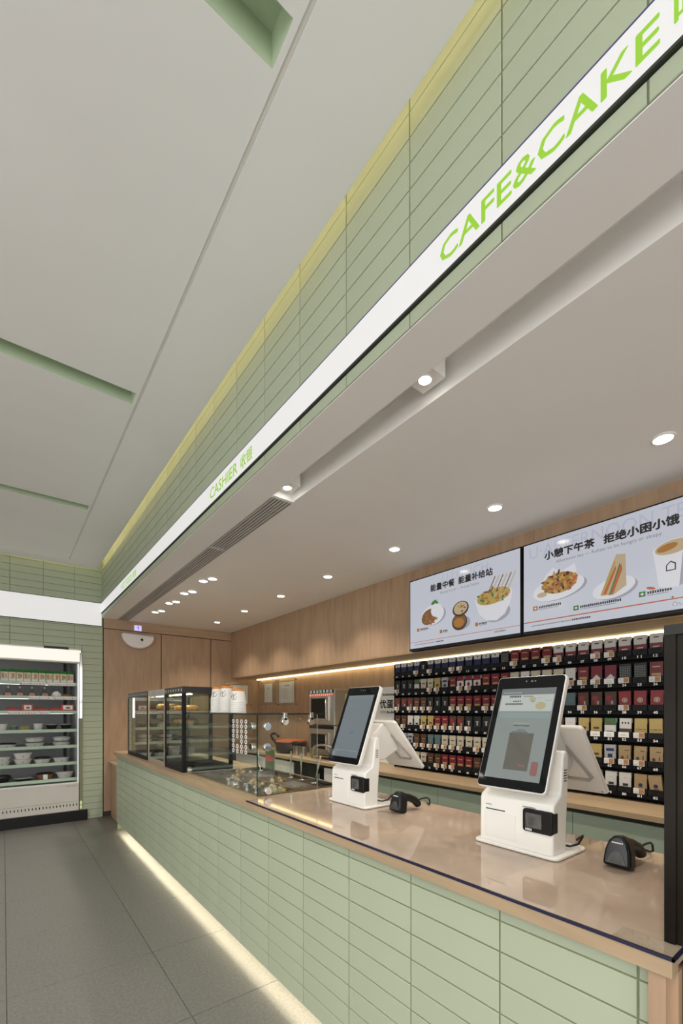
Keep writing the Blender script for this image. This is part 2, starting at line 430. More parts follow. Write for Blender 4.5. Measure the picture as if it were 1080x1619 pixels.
MB().box(-3.2, .985, YF-.007, YF+.004, 2.408, 2.414).box(-3.2, .985, YF-.007, YF+.004, 2.698, 2.7025).build('edge_rail', MATS['rail_dark'], sf)

# ------------------------------------------------------------------ the counter
ZT = .885; CY0, CY1 = .27, 5.50
ct = thing('service_counter', 'long green tiled service counter with wooden edge and glossy brown stone top', 'counter', (1.35, 2.9, 0))
MB().box(1.0268, 1.045, .285, CY1-.01, .13, .845).box(1.026, 1.66, CY1-.03, CY1-.01, .0, .845).box(1.03, 1.66, .285, .30, 0, .845).box(1.664, 1.684, .285, CY1-.03, 0, .858).build('carcass', GROUT, ct)
MB().box(1.09, 1.10, .30, CY1-.03, 0, .12).box(1.0268, 1.10, .30, CY1-.03, .12, .13).build('toe_kick', WHITE, ct)
MB().box(1.030, 1.050, .31, CY1-.16, .1165, .1195).build('led_strip', emit('kick_warm', (1, .88, .64), KICK), ct)
fp = MB().box(1.0245, 1.0265, .312, CY1, .081, .842).build('tile_backing', GROUT, ct)
cy = [.312]+[.335+.3135*k for k in range(0, 17)]; cy = [y for y in cy if y < CY1-.03]+[CY1]
OFFT = OFF[ct.name]
n0 = len(bpy.data.objects)
tiles(fp, TILE, 'x', 1.02, cy, [.081]+[.1605+.0803*k for k in range(0, 9)]+[.842], .006, .0045)
for ch in fp.children: ch.location = Vector(ch.location)-Vector(OFFT)
MB().box(.992, 1.03, CY0, CY1+.005, .8445, .8805).build('wood_edge', WOODY, ct, bevel=.0012)
MB().box(1.0, 1.03, .282, .311, 0, .8445).box(1.03, 1.66, .27, .285, 0, .8445).build('end_post', WOODZ, ct)
MB().box(.992, 1.69, CY0, 2.085, .8805, ZT).box(1.03, 1.69, CY0, 2.085, .86, .8805).build('stone_top', STONE, ct)
MB().box(.990, .994, CY0-.004, 2.085, .8785, ZT+.0012).box(.990, 1.69, CY0-.004, CY0, .8785, ZT+.0012).build('edge_trim', NAVY, ct)
MB().box(1.0, 1.10, 2.086, CY1, .8806, ZT).box(1.10, 1.69, 3.24, CY1, .8806, ZT).box(1.66, 1.69, 2.086, 3.24, .86, ZT).box(1.10, 1.69, 2.086, 2.14, .86, ZT).build('wood_top', WOODY, ct)
# clear corner guard at the end of the counter
cg = MB().frame(((.985, .262, ZT+.0012), (1, 0, 0), (0, 1, 0), (0, 0, 1)), 0, .062, 0, .11, 0, .003).build('corner_guard', ACRYL, ct)

# dark glazed case at the end of the counter
dc = thing('dark_cabinet', 'tall dark brown glossy cabinet standing at the end of the counter', 'cabinet', (1.35, -.15, 0))
MB().box(1.048, 1.75, -.75, .262, 0, .86).box(1.056, 1.75, -.75, .262, .86, .8865).box(1.056, 1.75, -.75, .296, .8865, 1.50).build('body', mat('dark_brown_gloss', (.012, .009, .006), .2, noise=.5, scale=4, spec=.12), dc)
MB().box(1.048, 1.76, -.76, .299, 1.50, 1.520).build('top_panel', mat('dark_slate', (.03, .032, .032), .4, spec=.2), dc)
MB().box(1.050, 1.058, .280, .299, .8865, 1.50).build('corner_post', MATS['dark_brown_gloss'], dc)

# side ledge behind the far end of the counter
sd = thing('side_ledge', 'low wooden ledge between the counter end and the wooden wall', 'ledge', (1.3, 5.9, 0))
MB().box(1.06, 1.75, 5.52, 6.225, .675, .70).build('ledge_top', WOODX, sd)
MB().box(1.09, 1.75, 5.55, 6.22, 0, .675).build('support_panel', WOODZ, sd)

# ------------------------------------------------------------------ self-checkout terminals
SCRD = emit('screen_pale', (.36, .41, .385), .50, .06, (.02, .02, .02))
def kiosk(yc, label, style):
    t = thing('self_checkout_terminal', label, 'checkout terminal', (1.42, yc, ZT))
    X0 = 1.33; top = ((X0, yc, ZT), (1, 0, 0), (0, 1, 0), (0, 0, 1))
    MB().prism(top, rrect(.205, .30, .022, 5, .1025, 0), .0015, .012).build('base_plate', KWHITE, t, True, bevel=.003)
    side = ((X0, yc, ZT), (1, 0, 0), (0, 0, 1), (0, 1, 0))
    prof = [(.012, .010), (.015, .160), (.020, .172), (.062, .196), (.066, .215), (.078, .315), (.086, .332), (.098, .336), (.108, .326), (.112, .305), (.110, .20), (.100, .10), (.098, .010)]
    body = MB().prism(side, prof, -.131, .131).build('body', KWHITE, t, True, bevel=.007, seg=3)
    # vents on the side of the neck
    for k in range(5):
        for q in range(2):
            MB().frame(side, .083+.009*q, .089+.009*q, .238+.0085*k, .2415+.0085*k, -.1322, -.130).build('speaker_slot', INK, body)
    front = ((X0+.0135, yc, ZT), (0, -1, 0), (0, 0, 1), (-1, 0, 0))
    MB().frame(front, -.109, .006, .030, .1145, -.004, .0028).build('printer_door', KWHITE, body, bevel=.001)
    MB().frame(front, -.106, -.034, .1215, .1245, -.004, .0012).build('paper_slot', INK, body)
    mb = MB(); 
    for k in range(7): mb.frame(front, -.108+.0035*k, -.106+.0035*k, .137, .140, -.003, .0008)
    for k in range(9): mb.frame(front, .030+.005*k, .0335+.005*k, .150, .1535, -.004, .0012)
    mb.build('small_print', KGREY, body)
    sw = MB().prism(front, rrect(.098, .073, .009, 4, .083, .112), -.03, .009).build('scan_window', BLACK, t, True, bevel=.004)
    MB().frame(front, .045, .098, .090, .136, .0088, .0094).build('scan_glass', mat('scan_glass', (.10, .10, .095), .08, noise=.5, scale=18), sw)
    mb = MB()
    for k in range(5): mb.frame(front, .045+.0045*k, .0478+.0045*k, .080, .087, .0088, .0096)
    mb.build('code_marks', PAPER, sw)
    # tilted screen
    tau = math.radians(20.5); st, c0 = math.sin(tau), math.cos(tau)
    o = Vector((X0-.020, yc, ZT+.205)); SW, SH = .246, .405
    fr = (tuple(o), (0, -1, 0), (st, 0, c0), (-c0, 0, st))
    hs = MB().prism(fr, rrect(SW, SH, .014, 5, 0, SH/2), -.022, 0).build('screen_housing', KWHITE, t, True, bevel=.004)
    MB().prism(fr, rrect(SW-.007, SH-.007, .0115, 5, 0, SH/2), -.001, .0012).build('screen_bezel', DARKGL, hs)
    a0, a1, b0, b1 = -.098, .098, .034, .358
    dm = SCRD if style == 0 else emit('screen_dim', (.25, .30, .33), .48, .06, (.02, .02, .02))
    d = MB().poly(fr, [(a0, b0), (a1, b0), (a1, b1), (a0, b1)], .0014).build('display', dm, hs)
    MB().poly(fr, ell(-.012, .385, .003, .003, 10), .0014).poly(fr, ell(.008, .385, .004, .004, 10), .0014).poly(fr, ell(.020, .385, .003, .003, 10), .0014).build('camera_lens', mat('lens_grey', (.16, .17, .18), .1), hs)
    W, H = a1-a0, b1-b0
    def R(x0, y0, x1, y1): return [(a0+W*x0, b0+H*y0), (a0+W*x1, b0+H*y0), (a0+W*x1, b0+H*y1), (a0+W*x0, b0+H*y1)]
    if style == 0:
        ui = [emit('ui_grey', (.17, .19, .19), .6, .06), emit('ui_white', (.46, .50, .47), .6, .06), emit('ui_teal', (.24, .31, .31), .6, .06),
              emit('ui_bag', (.13, .125, .105), .6, .06), emit('ui_red', (.27, .13, .12), .6, .06), emit('ui_tan', (.42, .38, .22), .6, .06), emit('ui_ink', (.06, .07, .07), .5, .06)]
        m = MB(); m.poly(fr, R(0, .93, 1, 1), .0016, 0).poly(fr, R(.02, .74, .98, .925), .0016, 1).poly(fr, R(.05, .665, .97, .72), .0016, 2)
        m.poly(fr, R(.32, .10, .76, .50), .0016, 3).poly(fr, R(.36, .505, .64, .512), .0016, 6).poly(fr, R(.44, .52, .60, .54), .0016, 0)
        m.prism(fr, rrect(W*.12, H*.145, .006, 4, a0+W*.87, b0+H*.135), .0014, .0017, 4)
        m.poly(fr, ell(a0+W*.62, b0+H*.875, .012, .009, 14), .0018, 5).poly(fr, ell(a0+W*.78, b0+H*.80, .018, .014, 14), .0018, 5).poly(fr, R(.60, .84, .66, .86), .0018, 2)
        for x0, y0, x1, y1, mi in ((.18, .895, .40, .918, 6), (.44, .90, .62, .912, 0), (.70, .885, .84, .890, 0), (.84, .855, .98, .860, 0), (.26, .845, .42, .86, 6), (.12, .81, .46, .83, 6), (.05, .945, .40, .955, 1), (.36, .60, .66, .61, 5), (.36, .57, .66, .585, 6), (.58, .14, .70, .165, 4)):
            k = max(3, int((x1-x0)*36)); s = (x1-x0)/k
            for q in range(k): m.poly(fr, R(x0+s*q, y0+random.random()*.004, x0+s*(q+.72), y1), .0019, mi)
        m.build('screen_graphics', ui, d)
    else:
        ui = [emit('ui_b0', (.20, .25, .28), .5, .06), emit('ui_b1', (.34, .40, .43), .5, .06), emit('ui_b2', (.12, .16, .20), .5, .06)]
        m = MB(); m.poly(fr, R(0, .95, 1, 1), .0016, 0).poly(fr, R(.08, .60, .92, .605), .0016, 0).poly(fr, R(.12, .82, .50, .835), .0016, 0).poly(fr, R(.45, .38, .60, .392), .0016, 2).poly(fr, R(.05, .10, .95, .105), .0016, 1)
        m.build('screen_graphics', ui, d)
    # display for the cashier on the other side, leaning the other way
    p0 = Vector((X0+.205, yc, ZT+.405)); p1 = Vector((X0+.425, yc, ZT+.155))
    dn = (p1-p0).normalized(); Lr = (p1-p0).length
    nn = Vector((-dn.z, 0, dn.x)).normalized()           # upper side, towards the cashier
    if nn.z < 0: nn = -nn
    fr2 = (tuple(p0), (0, -1, 0), tuple(dn), tuple(nn))
    rd = MB().prism(fr2, rrect(.262, Lr, .014, 5, 0, Lr/2), 0, .016).build('rear_display', KWHITE, t, True, bevel=.004)
    MB().prism(fr2, rrect(.250, Lr-.012, .010, 5, 0, Lr/2), .0155, .0172).build('rear_screen', DARKGL, rd)
    MB().frame(fr2, .110, .114, Lr-.016, Lr-.011, -.0012, .002).build('screw', INK, rd)
    arm = MB().prism(side, [(.095, .20), (.108, .325), (.20, .40), (.235, .375), (.30, .295), (.315, .26), (.22, .215)], -.055, .055).build('rear_arm', KWHITE, t, True, bevel=.006)
    tri = [p0+dn*.06+nn*-.004+Vector((0, -.045, 0)), p0+dn*.245+nn*-.004+Vector((0, -.098, 0)), p0+dn*.258+nn*-.004+Vector((0, -.085, 0)), p0+dn*.258+nn*-.004+Vector((0, -.01, 0)), p0+dn*.20+nn*-.004+Vector((0, .0, 0))]
    MB().tube(tri, .006, 8, closed=True).build('carry_ring', KGREY, t, True)
    pts = [(X0+.095, yc-.10, ZT+.03), (X0+.125, yc-.13, ZT+.024), (X0+.150, yc-.145, ZT+.03), (X0+.168, yc-.150, ZT+.05), (X0+.180, yc-.146, ZT+.052), (X0+.20, yc-.12, ZT+.03), (X0+.24, yc-.1, ZT+.016)]
    MB().tube(pts, .0035, 8).build('power_cable', BLACK, t, True)
    return t
kiosk(.800, 'white self-checkout terminal showing a pale page with a grey bag, beside the dark cabinet', 0)
kiosk(1.690, 'white self-checkout terminal with a dim blank screen, next to the glass food guard', 1)

# hand-held barcode scanners lying on the counter
def scanner(xf, yc, label, rz):
    t = thing('barcode_scanner', label, 'barcode scanner', (xf, yc, ZT))
    fr = ((xf, yc, ZT+.0095), (0, -1, 0), (math.sin(.2), 0, math.cos(.2)), (-math.cos(.2), 0, math.sin(.2)))
    arch = [(-.036, .0), (-.037, .012), (-.034, .045), (-.026, .072), (-.013, .087), (0, .091), (.013, .087), (.026, .072), (.034, .045), (.037, .012), (.036, 0)]
    hd = MB().prism(fr, arch, -.048, -.004).build('head', BLACK, t, True, bevel=.006, seg=3)
    small = [(a*.84, .006+b*.86) for a, b in arch]
    wn = MB().prism(fr, small, -.006, -.001).build('window_frame', mat('scanner_gloss', (.02, .022, .025), .12, noise=.2), hd, True, bevel=.002)
    MB().prism(fr, [(-.026, .008), (-.016, .034), (-.006, .044), (.006, .044), (.016, .034), (.026, .008)], -.002, .0005).build('window', mat('scanner_window', (.07, .07, .065), .3, noise=.4, scale=60), wn)
    mb = MB()
    for k in range(7): mb.frame(fr, -.015+.0043*k, -.0118+.0043*k, .066, .070, -.0012, -.0003)
    mb.build('maker_mark', PAPER, wn)
    rb = Matrix.Rotation(rz, 4, 'Z')
    hp = [(0.03, 0, .060), (.065, -.002, .062), (.10, -.006, .058), (.132, -.010, .044), (.152, -.012, .026), (.158, -.013, .017)]
    MB().tube([Vector((xf, yc, ZT))+rb @ Vector(p) for p in hp], [.028, .021, .017, .017, .018, .016], 12).build('handle', BLACK, t, True)
    MB().tube([Vector((xf, yc, ZT))+rb @ Vector(p) for p in ((.045, -.003, .045), (.058, -.004, .036), (.068, -.005, .037))], [.007, .006, .005], 8).build('trigger', BLACK, t, True)
    MB().tube([Vector((xf, yc, ZT))+rb @ Vector(p) for p in ((.150, -.012, .04), (.185, -.016, .045), (.215, -.02, .045), (.232, -.021, .036), (.238, -.021, .015), (.25, -.01, .006), (.27, .02, .005))], .0035, 8).build('cable', BLACK, t, True)
    return t
scanner(1.41, .520, 'black barcode scanner lying beside the dark cabinet', 0.0)
scanner(1.395, 1.420, 'black barcode scanner lying between the two checkout terminals', 0.06)

# ------------------------------------------------------------------ back worktop and its units
ZW = .81; WF = 2.625
wt = MB().box(WF, WX, -.6, YF-.004, .778, ZW).build('worktop', WOODY, bevel=.0015)
tag(wt, 'long light wooden worktop along the back wall below the rack', 'worktop')
def cabinet(y0, y1, mt, label, group=None, door=True):
    t = thing('base_cabinet', label, 'cabinet', (2.9, (y0+y1)/2, 0), group)
    MB().box(WF+.038, WX-.005, y0, y1, .08, .776).build('body', mt, t)
    MB().box(WF+.07, WX-.005, y0, y1, 0, .08).build('plinth', BLACK, t)
    if door: MB().box(WF+.020, WF+.037, y0+.0018, y1-.0018, .085, .752).build('door', mt, t)
    MB().box(WF+.030, WF+.037, y0, y1, .754, .774).build('grip_rail', DARK, t)
G = 'green doors of the back worktop'
gl = 'flat sage green base cabinet under the back worktop'
yj = [-.31, .19, .69, 1.203, 1.706, 2.21, 2.723, 3.22]
for a, b in zip(yj[:-1], yj[1:]): cabinet(a, b, CABG, gl, G)
WAPP = mat('white_appliance', (.72, .71, .68), .35, noise=.02)
cabinet(3.25, 3.72, WAPP, 'narrow white cabinet under the sink end of the worktop')
cabinet(4.33, 4.84, WAPP, 'white door cabinet under the worktop below the black pot')
cabinet(4.86, 5.9, WAPP, 'wide white cabinet under the worktop at the wooden end wall')
t = thing('undercounter_gap_box', 'black box under the worktop standing in for the dark gap between white cabinets', 'gap filler', (2.9, 4.02, 0))
MB().box(WF+.03, WX-.005, 3.73, 4.32, 0.0, .776).build('body', DARK, t)  # dark box, with door and handle, stands in for a dark open gap
MB().box(WF+.022, WF+.034, 3.74, 4.31, .12, .74).build('glass_door', DARKGL, t)
MB().tube([(WF+.012, 3.80, .3), (WF+.012, 3.80, .68)], .008).build('handle', STEEL, t)

# faucet
t = thing('faucet', 'chrome gooseneck faucet on the worktop in front of the microwave ovens', 'faucet', (2.68, 3.57, ZW))
pts = [(2.68, 3.57, ZW)]+[(2.68, 3.57, ZW+.03*k) for k in range(1, 5)]
for k in range(0, 9):
    a = PI*k/9; pts.append((2.68, 3.78-.21*math.cos(a), ZW+.10+.075*math.sin(a)))
pts.append((2.68, 3.99, ZW+.05))
MB().tube(pts, .013, 10).build('spout', CHROME, t, True)
MB().lathe([(.03, 0), (.03, .012), (.018, .02)], (2.68, 3.57, ZW), 16).build('base', CHROME, t, True)
MB().tube([(2.68, 3.57, ZW+.035), (2.65, 3.51, ZW+.06)], .006).build('lever', CHROME, t, True)

# two stacked microwave ovens
def oven(z0, z1, label, stickers):
    y0, y1, x0 = 3.70, 4.165, 2.76
    t = thing('microwave_oven', label, 'microwave', (2.95, 3.93, z0))
    MB().box(x0+.02, 3.14, y0, y1, z0+.008, z1).build('casing', mat('oven_bronze', (.33, .27, .20), .35, .7, noise=.08), t, bevel=.003)
    MB().box(x0, x0+.02, y0, y1, z0+.008, z1).build('front', STEEL, t, bevel=.002)
    dr = MB().box(x0-.012, x0, y0+.085, y1-.01, z0+.05, z1-.075).build('door', STEEL, t, bevel=.002)
    MB().box(x0-.0135, x0-.0115, y0+.13, y1-.05, z0+.075, z1-.095).build('door_window', DARKGL, dr)
    MB().tube([(x0-.012, y0+.105, z0+.075), (x0-.032, y0+.105, z0+.085), (x0-.032, y0+.105, z1-.10), (x0-.012, y0+.105, z1-.09)], .007).build('handle', CHROME, dr, True)
    fr = ((x0-.001, y1, z1), (0, -1, 0), (0, 0, 1), (-1, 0, 0))
    MB().frame(fr, .0, .465, -.038, -.002, 0, .002).build('control_strip', BLACK, t)
    if stickers:
        mb = MB()
        for k in range(7): mb.frame(fr, .015+.063*k, .055+.063*k, -.034, -.006, .002, .003)
        mb.build('sticker_row', mat('teal_sticker', (.30, .42, .42), .5), t)
        mb = MB().frame(fr, .0, .465, -.072, -.040, 0, .002, 0)
        for k in range(12): mb.frame(fr, .012+.037*k, .034+.037*k, -.066, -.060, .002, .003, 1).frame(fr, .018+.037*k, .028+.037*k, -.058, -.045, .002, .003, 1)
        mb.build('warning_strip', [mat('red_strip', (.60, .12, .08), .5), PAPER], t)
        s = ((x0+.15, y0-.001, z1), (1, 0, 0), (0, 0, 1), (0, -1, 0))
        MB().frame(s, 0, .07, -.13, -.05, 0, .002).frame(s, .0, .07, -.23, -.15, 0, .002).build('side_label', mat('lime_label', (.40, .50, .08), .5), t)
        MB().frame(s, 0, .07, -.30, -.245, 0, .002).build('side_label', mat('orange_label', (.55, .22, .06), .5), t)
        MB().poly(s, ell(.035, -.09, .018, .020, 8), .0025).poly(s, ell(.035, -.19, .018, .014, 8), .0025).build('side_symbol', INK, t)
    for yy in (y0+.04, y1-.04): MB().box(x0+.04, x0+.07, yy-.015, yy+.015, z0, z0+.01).build('foot', BLACK, t)
rk = thing('oven_rack', 'low steel stand carrying the two stacked microwave ovens', 'stand', (2.95, 3.93, ZW))
MB().box(2.76, 3.14, 3.69, 4.175, ZW+.03, ZW+.045).build('deck', STEEL, rk)
for x in (2.78, 3.10):
    for y in (3.71, 4.15): MB().box(x-.01, x+.01, y-.01, y+.01, ZW, ZW+.03).build('leg', STEEL, rk)
oven(ZW+.045, 1.185, 'lower steel microwave oven under the one with red and teal stickers', False)
oven(1.185, 1.575, 'upper steel microwave oven with red strip and teal stickers on top edge', True)

# black pot with red rim, beakers
t = thing('cooking_pot', 'wide black electric pot with loop handle and orange red rim', 'pot', (2.93, 4.88, ZW))
MB().lathe([(.15, 0), (.20, .02), (.205, .12), (.195, .14)], (2.93, 4.84, ZW), 28).build('pot_body', mat('pot_black', (.018, .016, .015), .3, noise=.3), t, True)
MB().lathe([(.196, .14), (.19, .158), (.10, .168), (.02, .17)], (2.93, 4.84, ZW), 28).build('lid', mat('orange_red', (.62, .13, .05), .4), t, True)
MB().tube([(2.80, 5.02, ZW+.12), (2.79, 5.09, ZW+.17), (2.79, 5.13, ZW+.21), (2.80, 5.10, ZW+.235), (2.81, 5.03, ZW+.238), (2.82, 4.98, ZW+.20)], .016, 8).build('handle', BLACK, t, True)
MB().tube([(2.84, 4.68, ZW+.13), (2.83, 4.58, ZW+.14), (2.84, 4.46, ZW+.135)], [.02, .024, .018], 8).build('side_grip', BLACK, t, True)
for x, y in ((2.80, 4.50), (2.80, 4.36)):
    b = MB().lathe([(.045, 0), (.05, .105), (.048, .105), (.043, .004), (.001, .004)], (x, y, ZW), 18, cap=False).build('steel_beaker', STEEL, None, True)
    tag(b, 'open steel beaker standing beside the black pot', 'beaker', 'steel beakers beside the pot')

# framed notices in clear holders
def holder(fr, wd, ht, pw, label, border):
    o = Vector(fr[0])
    t = thing('notice_holder', label, 'notice holder', tuple(o))
    MB().frame(fr, 0, wd, -ht, 0, .010, .013).build('acrylic_plate', ACRYL, t)
    p0 = (wd-pw)/2
    pp = MB().frame(fr, p0, p0+pw, -ht*.90, -ht*.12, .006, .008).build('paper', PAPER, t)
    if border:
        mb = MB()
        for a, b, c, d in ((p0+.03, p0+pw-.03, -ht*.16, -ht*.155), (p0+.03, p0+pw-.03, -ht*.865, -ht*.86), (p0+.03, p0+.035, -ht*.865, -ht*.155), (p0+pw-.035, p0+pw-.03, -ht*.865, -ht*.155)): mb.frame(fr, a, b, c, d, .008, .0085)
        for k in range(6): mb.frame(fr, p0+.06, p0+pw*(.55+.05*(k % 3)), -ht*(.38+.07*k), -ht*(.365+.07*k), .008, .0085)
        mb.frame(fr, p0+pw*.35, p0+pw*.7, -ht*.27, -ht*.235, .008, .0085)
        mb.build('print', KGREY, pp)
    else: MB().poly(fr, ell(p0+pw/2, -ht*.32, .02, .02, 10), .0085).build('print', KGREY, pp)
    for a, b in ((.012, -.012), (wd-.012, -.012), (.012, -ht+.012), (wd-.012, -ht+.012)):
        MB().prism(fr, ell(a, b, .011, .011, 10), 0, .018).build('standoff', mat('brass', (.45, .33, .17), .3, .9), t)
frW = lambda y, z: ((WX, y, z), (0, -1, 0), (0, 0, 1), (-1, 0, 0))
holder(frW(6.13, 1.795), .47, .36, .24, 'clear wall holder with a narrow sheet on the back wall by the corner', False)
holder(frW(5.62, 1.795), .52, .375, .40, 'clear wall holder with a bordered certificate on the back wall', True)
holder(((2.62, YF, 1.775), (1, 0, 0), (0, 0, 1), (0, -1, 0)), .45, .36, .28, 'clear wall holder with a white certificate on the wooden end wall', True)

# white poster board beside the rack
ps = thing('poster_board', 'white board with black printed characters standing beside the pack rack', 'poster', (3.1, 3.40, ZW))
frP = ((3.125, 3.66, ZW), (0, -1, 0), (0, 0, 1), (-1, 0, 0))
MB().frame(frP, 0, .62, 0, .78, -.02, 0).build('board', PAPER, ps)
mb = MB(); text(mb, frP, '优蛋白', .278, .562, .29, .085, .001, 0, .003); text(mb, frP, '100%', .285, .508, .09, .028, .001)
for k in range(8): mb.frame(frP, .385+.02*k, .399+.02*k, .508, .534-.006*(k % 3), 0, .001)
for k in range(11): mb.frame(frP, .32+.021*k, .334+.021*k, .690, .712-.005*(k % 2), 0, .001)
mb.build('lettering', INK, ps)
MB().frame(frP, -.030, .004, .60, .785, -.022, .003).build('side_clip', BLACK, ps)

# ------------------------------------------------------------------ cigarette rack
RX = 2.955; PIT = .0799; RZ0 = .847; RPI = .1633
rack = thing('cigarette_rack', 'black wall rack of numbered slots holding rows of cigarette packs', 'rack', (3.05, 1.92, ZW))
RY0, RY1 = .833, 3.0
RBLK = mat('rack_black', (.006, .006, .007), .5, noise=.2, spec=.12)
MB().box(RX+.075, WX-.003, RY0, RY1, ZW+.002, 1.79).build('back_panel', RBLK, rack)
MB().box(RX+.01, RX+.075, RY0-.01, RY0, ZW+.002, 1.79).build('side_panel', RBLK, rack)
MB().box(RX+.01, RX+.075, RY1, RY1+.01, ZW+.002, 1.79).build('side_panel', RBLK, rack)
LIPT = mat('smoked_lip', (.014, .014, .016), .3, noise=.4, scale=30, spec=.15)
nrow = [13, 27, 41, 54, 68, 82]
PRINTC = {}
def pm(name, col, rough=.4): return mat('pack_'+name, [c*.78 for c in col], rough, noise=.05, scale=40)
MAR, REDP, WHP, GOLD, TANP, TEALP, BLKP, BRN, SILV, CRM, GRNP, NVY = (pm('maroon', (.20, .018, .035)), pm('red', (.33, .03, .04)), pm('white', (.72, .71, .69)), pm('gold', (.50, .38, .14)),
    pm('tan', (.42, .30, .16)), pm('teal', (.12, .19, .20)), pm('black', (.02, .02, .022)), pm('brown', (.10, .045, .03)), pm('silver', (.45, .46, .47), .25), pm('cream', (.60, .54, .42)), pm('green', (.05, .17, .06)), pm('navy', (.02, .03, .10)))
DES = {  # name: (body, [(kind, args, material)])
 'maroon with gold lettering': (MAR, [('bar', (.2, .72, .8, .78), GOLD), ('bar', (.15, .30, .85, .42), GOLD)]),
 'maroon with white chevron': (MAR, [('poly', ((.04, 0), (.04, .25), (.5, .52), (.96, .25), (.96, 0)), WHP)]),
 'white-topped maroon banded': (WHP, [('bar', (0, .12, 1, .52), MAR), ('bar', (.3, .78, .7, .84), BRN), ('bar', (.25, .30, .75, .36), CRM)]),
 'white with plain print': (WHP, [('bar', (.3, .28, .75, .42), BLKP), ('bar', (.4, .7, .6, .73), SILV)]),
 'gold with dark print': (GOLD, [('bar', (.25, .38, .75, .5), BRN), ('bar', (.3, .25, .7, .28), BRN)]),
 'gold with skyline print': (GOLD, [('bar', (.08, .40, .92, .44), BRN), ('bar', (.15, .30, .3, .46), TANP), ('bar', (.6, .32, .75, .5), TANP), ('bar', (.1, .18, .9, .22), WHP)]),
 'tan with round dark seal': (TANP, [('disc', (.5, .42, .18), NVY), ('bar', (.3, .24, .7, .28), BRN)]),
 'tan with figure print': (TANP, [('disc', (.3, .35, .14), BRN), ('bar', (.5, .72, .85, .76), BRN), ('bar', (.7, .3, .78, .5), BRN)]),
 'red with cream medallion': (REDP, [('disc', (.5, .52, .24), CRM), ('disc', (.5, .52, .17), REDP), ('disc', (.5, .52, .12), CRM)]),
 'dark red with lacquer print': (BRN, [('disc', (.35, .65, .26), REDP), ('bar', (.55, .3, .72, .5), SILV), ('bar', (.3, .3, .5, .6), REDP)]),
 'teal plain': (TEALP, [('disc', (.5, .55, .10), SILV), ('disc', (.5, .55, .08), TEALP)]),
 'black with fine white pattern': (BLKP, [('bar', (.06+.15*i, .1+.09*j, .15+.15*i, .13+.09*j), SILV) for i in range(6) for j in range(9)]),
 'green and white with red band': (WHP, [('bar', (0, .62, 1, 1), GRNP), ('bar', (.2, .12, .8, .3), BRN), ('bar', (.1, .68, .6, .76), REDP)]),
 'white with brown band': (WHP, [('bar', (0, .1, 1, .45), BRN), ('disc', (.25, .75, .08), BLKP), ('disc', (.5, .75, .08), BLKP), ('disc', (.75, .75, .08), BLKP)]),
 'silver with blue print': (SILV, [('bar', (.15, .65, .85, .8), NVY), ('bar', (.3, .3, .7, .5), NVY), ('bar', (.2, .15, .8, .2), WHP)]),
 'navy blue with white top': (NVY, [('bar', (0, .66, 1, 1), WHP), ('disc', (.5, .82, .10), BLKP)]),
 'black with silver crest': (BLKP, [('bar', (.4, .35, .6, .65), SILV), ('bar', (.3, .6, .7, .66), SILV)]),
 'dark brown plain': (BRN, [('bar', (.2, .6, .8, .66), TANP), ('bar', (.3, .4, .7, .44), TANP)]),
 'cream with small print': (CRM, [('bar', (.25, .6, .75, .68), BRN), ('bar', (.35, .3, .65, .34), BRN)]),
 'white with diamond mark': (WHP, [('bar', (0, .66, 1, 1), MAR), ('poly', ((.5, .2), (.74, .4), (.5, .6), (.26, .4)), MAR)]),
}
PACKM = {}
PW, PH, PD = .064, .112, .024
def pack_mesh(des):
    if des in PACKM: return PACKM[des]
    body, marks = DES[des]; ms = [body]; mb = MB().box(-.0, PD, -PW/2, PW/2, 0, PH)
    fr = ((0, PW/2, 0), (0, -1, 0), (0, 0, 1), (-1, 0, 0))
    for i, (k, a, m) in enumerate(marks):
        if m not in ms: ms.append(m)
        mi = ms.index(m); n = .0003+.0001*min(i, 6)
        if k == 'bar': mb.poly(fr, [(a[0]*PW, a[1]*PH), (a[2]*PW, a[1]*PH), (a[2]*PW, a[3]*PH), (a[0]*PW, a[3]*PH)], n, mi)
        elif k == 'disc': mb.poly(fr, ell(a[0]*PW, a[1]*PH, a[2]*PW, a[2]*PW, 14), n, mi)
        else: mb.poly(fr, [(x*PW, y*PH) for x, y in a], n, mi)
    PACKM[des] = mb.mesh('pack', ms); return PACKM[des]
D = list(DES)
right = [  # from the dark cabinet outwards, k = 0..13
 ['white-topped maroon banded']*5+['white-topped maroon banded']*3+['maroon with gold lettering']*4+['black with fine white pattern', 'navy blue with white top'],
 ['maroon with gold lettering', 'black with fine white pattern', 'black with fine white pattern', 'maroon with white chevron', 'maroon with white chevron', 'maroon with gold lettering', 'white with plain print', 'cream with small print', 'cream with small print', 'cream with small print', 'white with plain print', 'cream with small print', 'maroon with gold lettering', 'maroon with gold lettering'],
 ['red with cream medallion']*3+['dark red with lacquer print']*3+['teal plain', 'teal plain']+['dark red with lacquer print']*3+['maroon with gold lettering']*3,
 ['gold with skyline print']*2+['white with brown band', 'green and white with red band']+['gold with dark print']*2+['white with plain print']+['dark brown plain']*3+['black with silver crest']*4,
 ['tan with figure print']*3+['silver with blue print', 'gold with dark print']+['cream with small print']*4+['cream with small print']*5,
 ['tan with round dark seal']*2+['white with plain print']*2+['tan with figure print']*3+['dark brown plain']*3+['maroon with gold lettering']*2+['dark brown plain']*2]
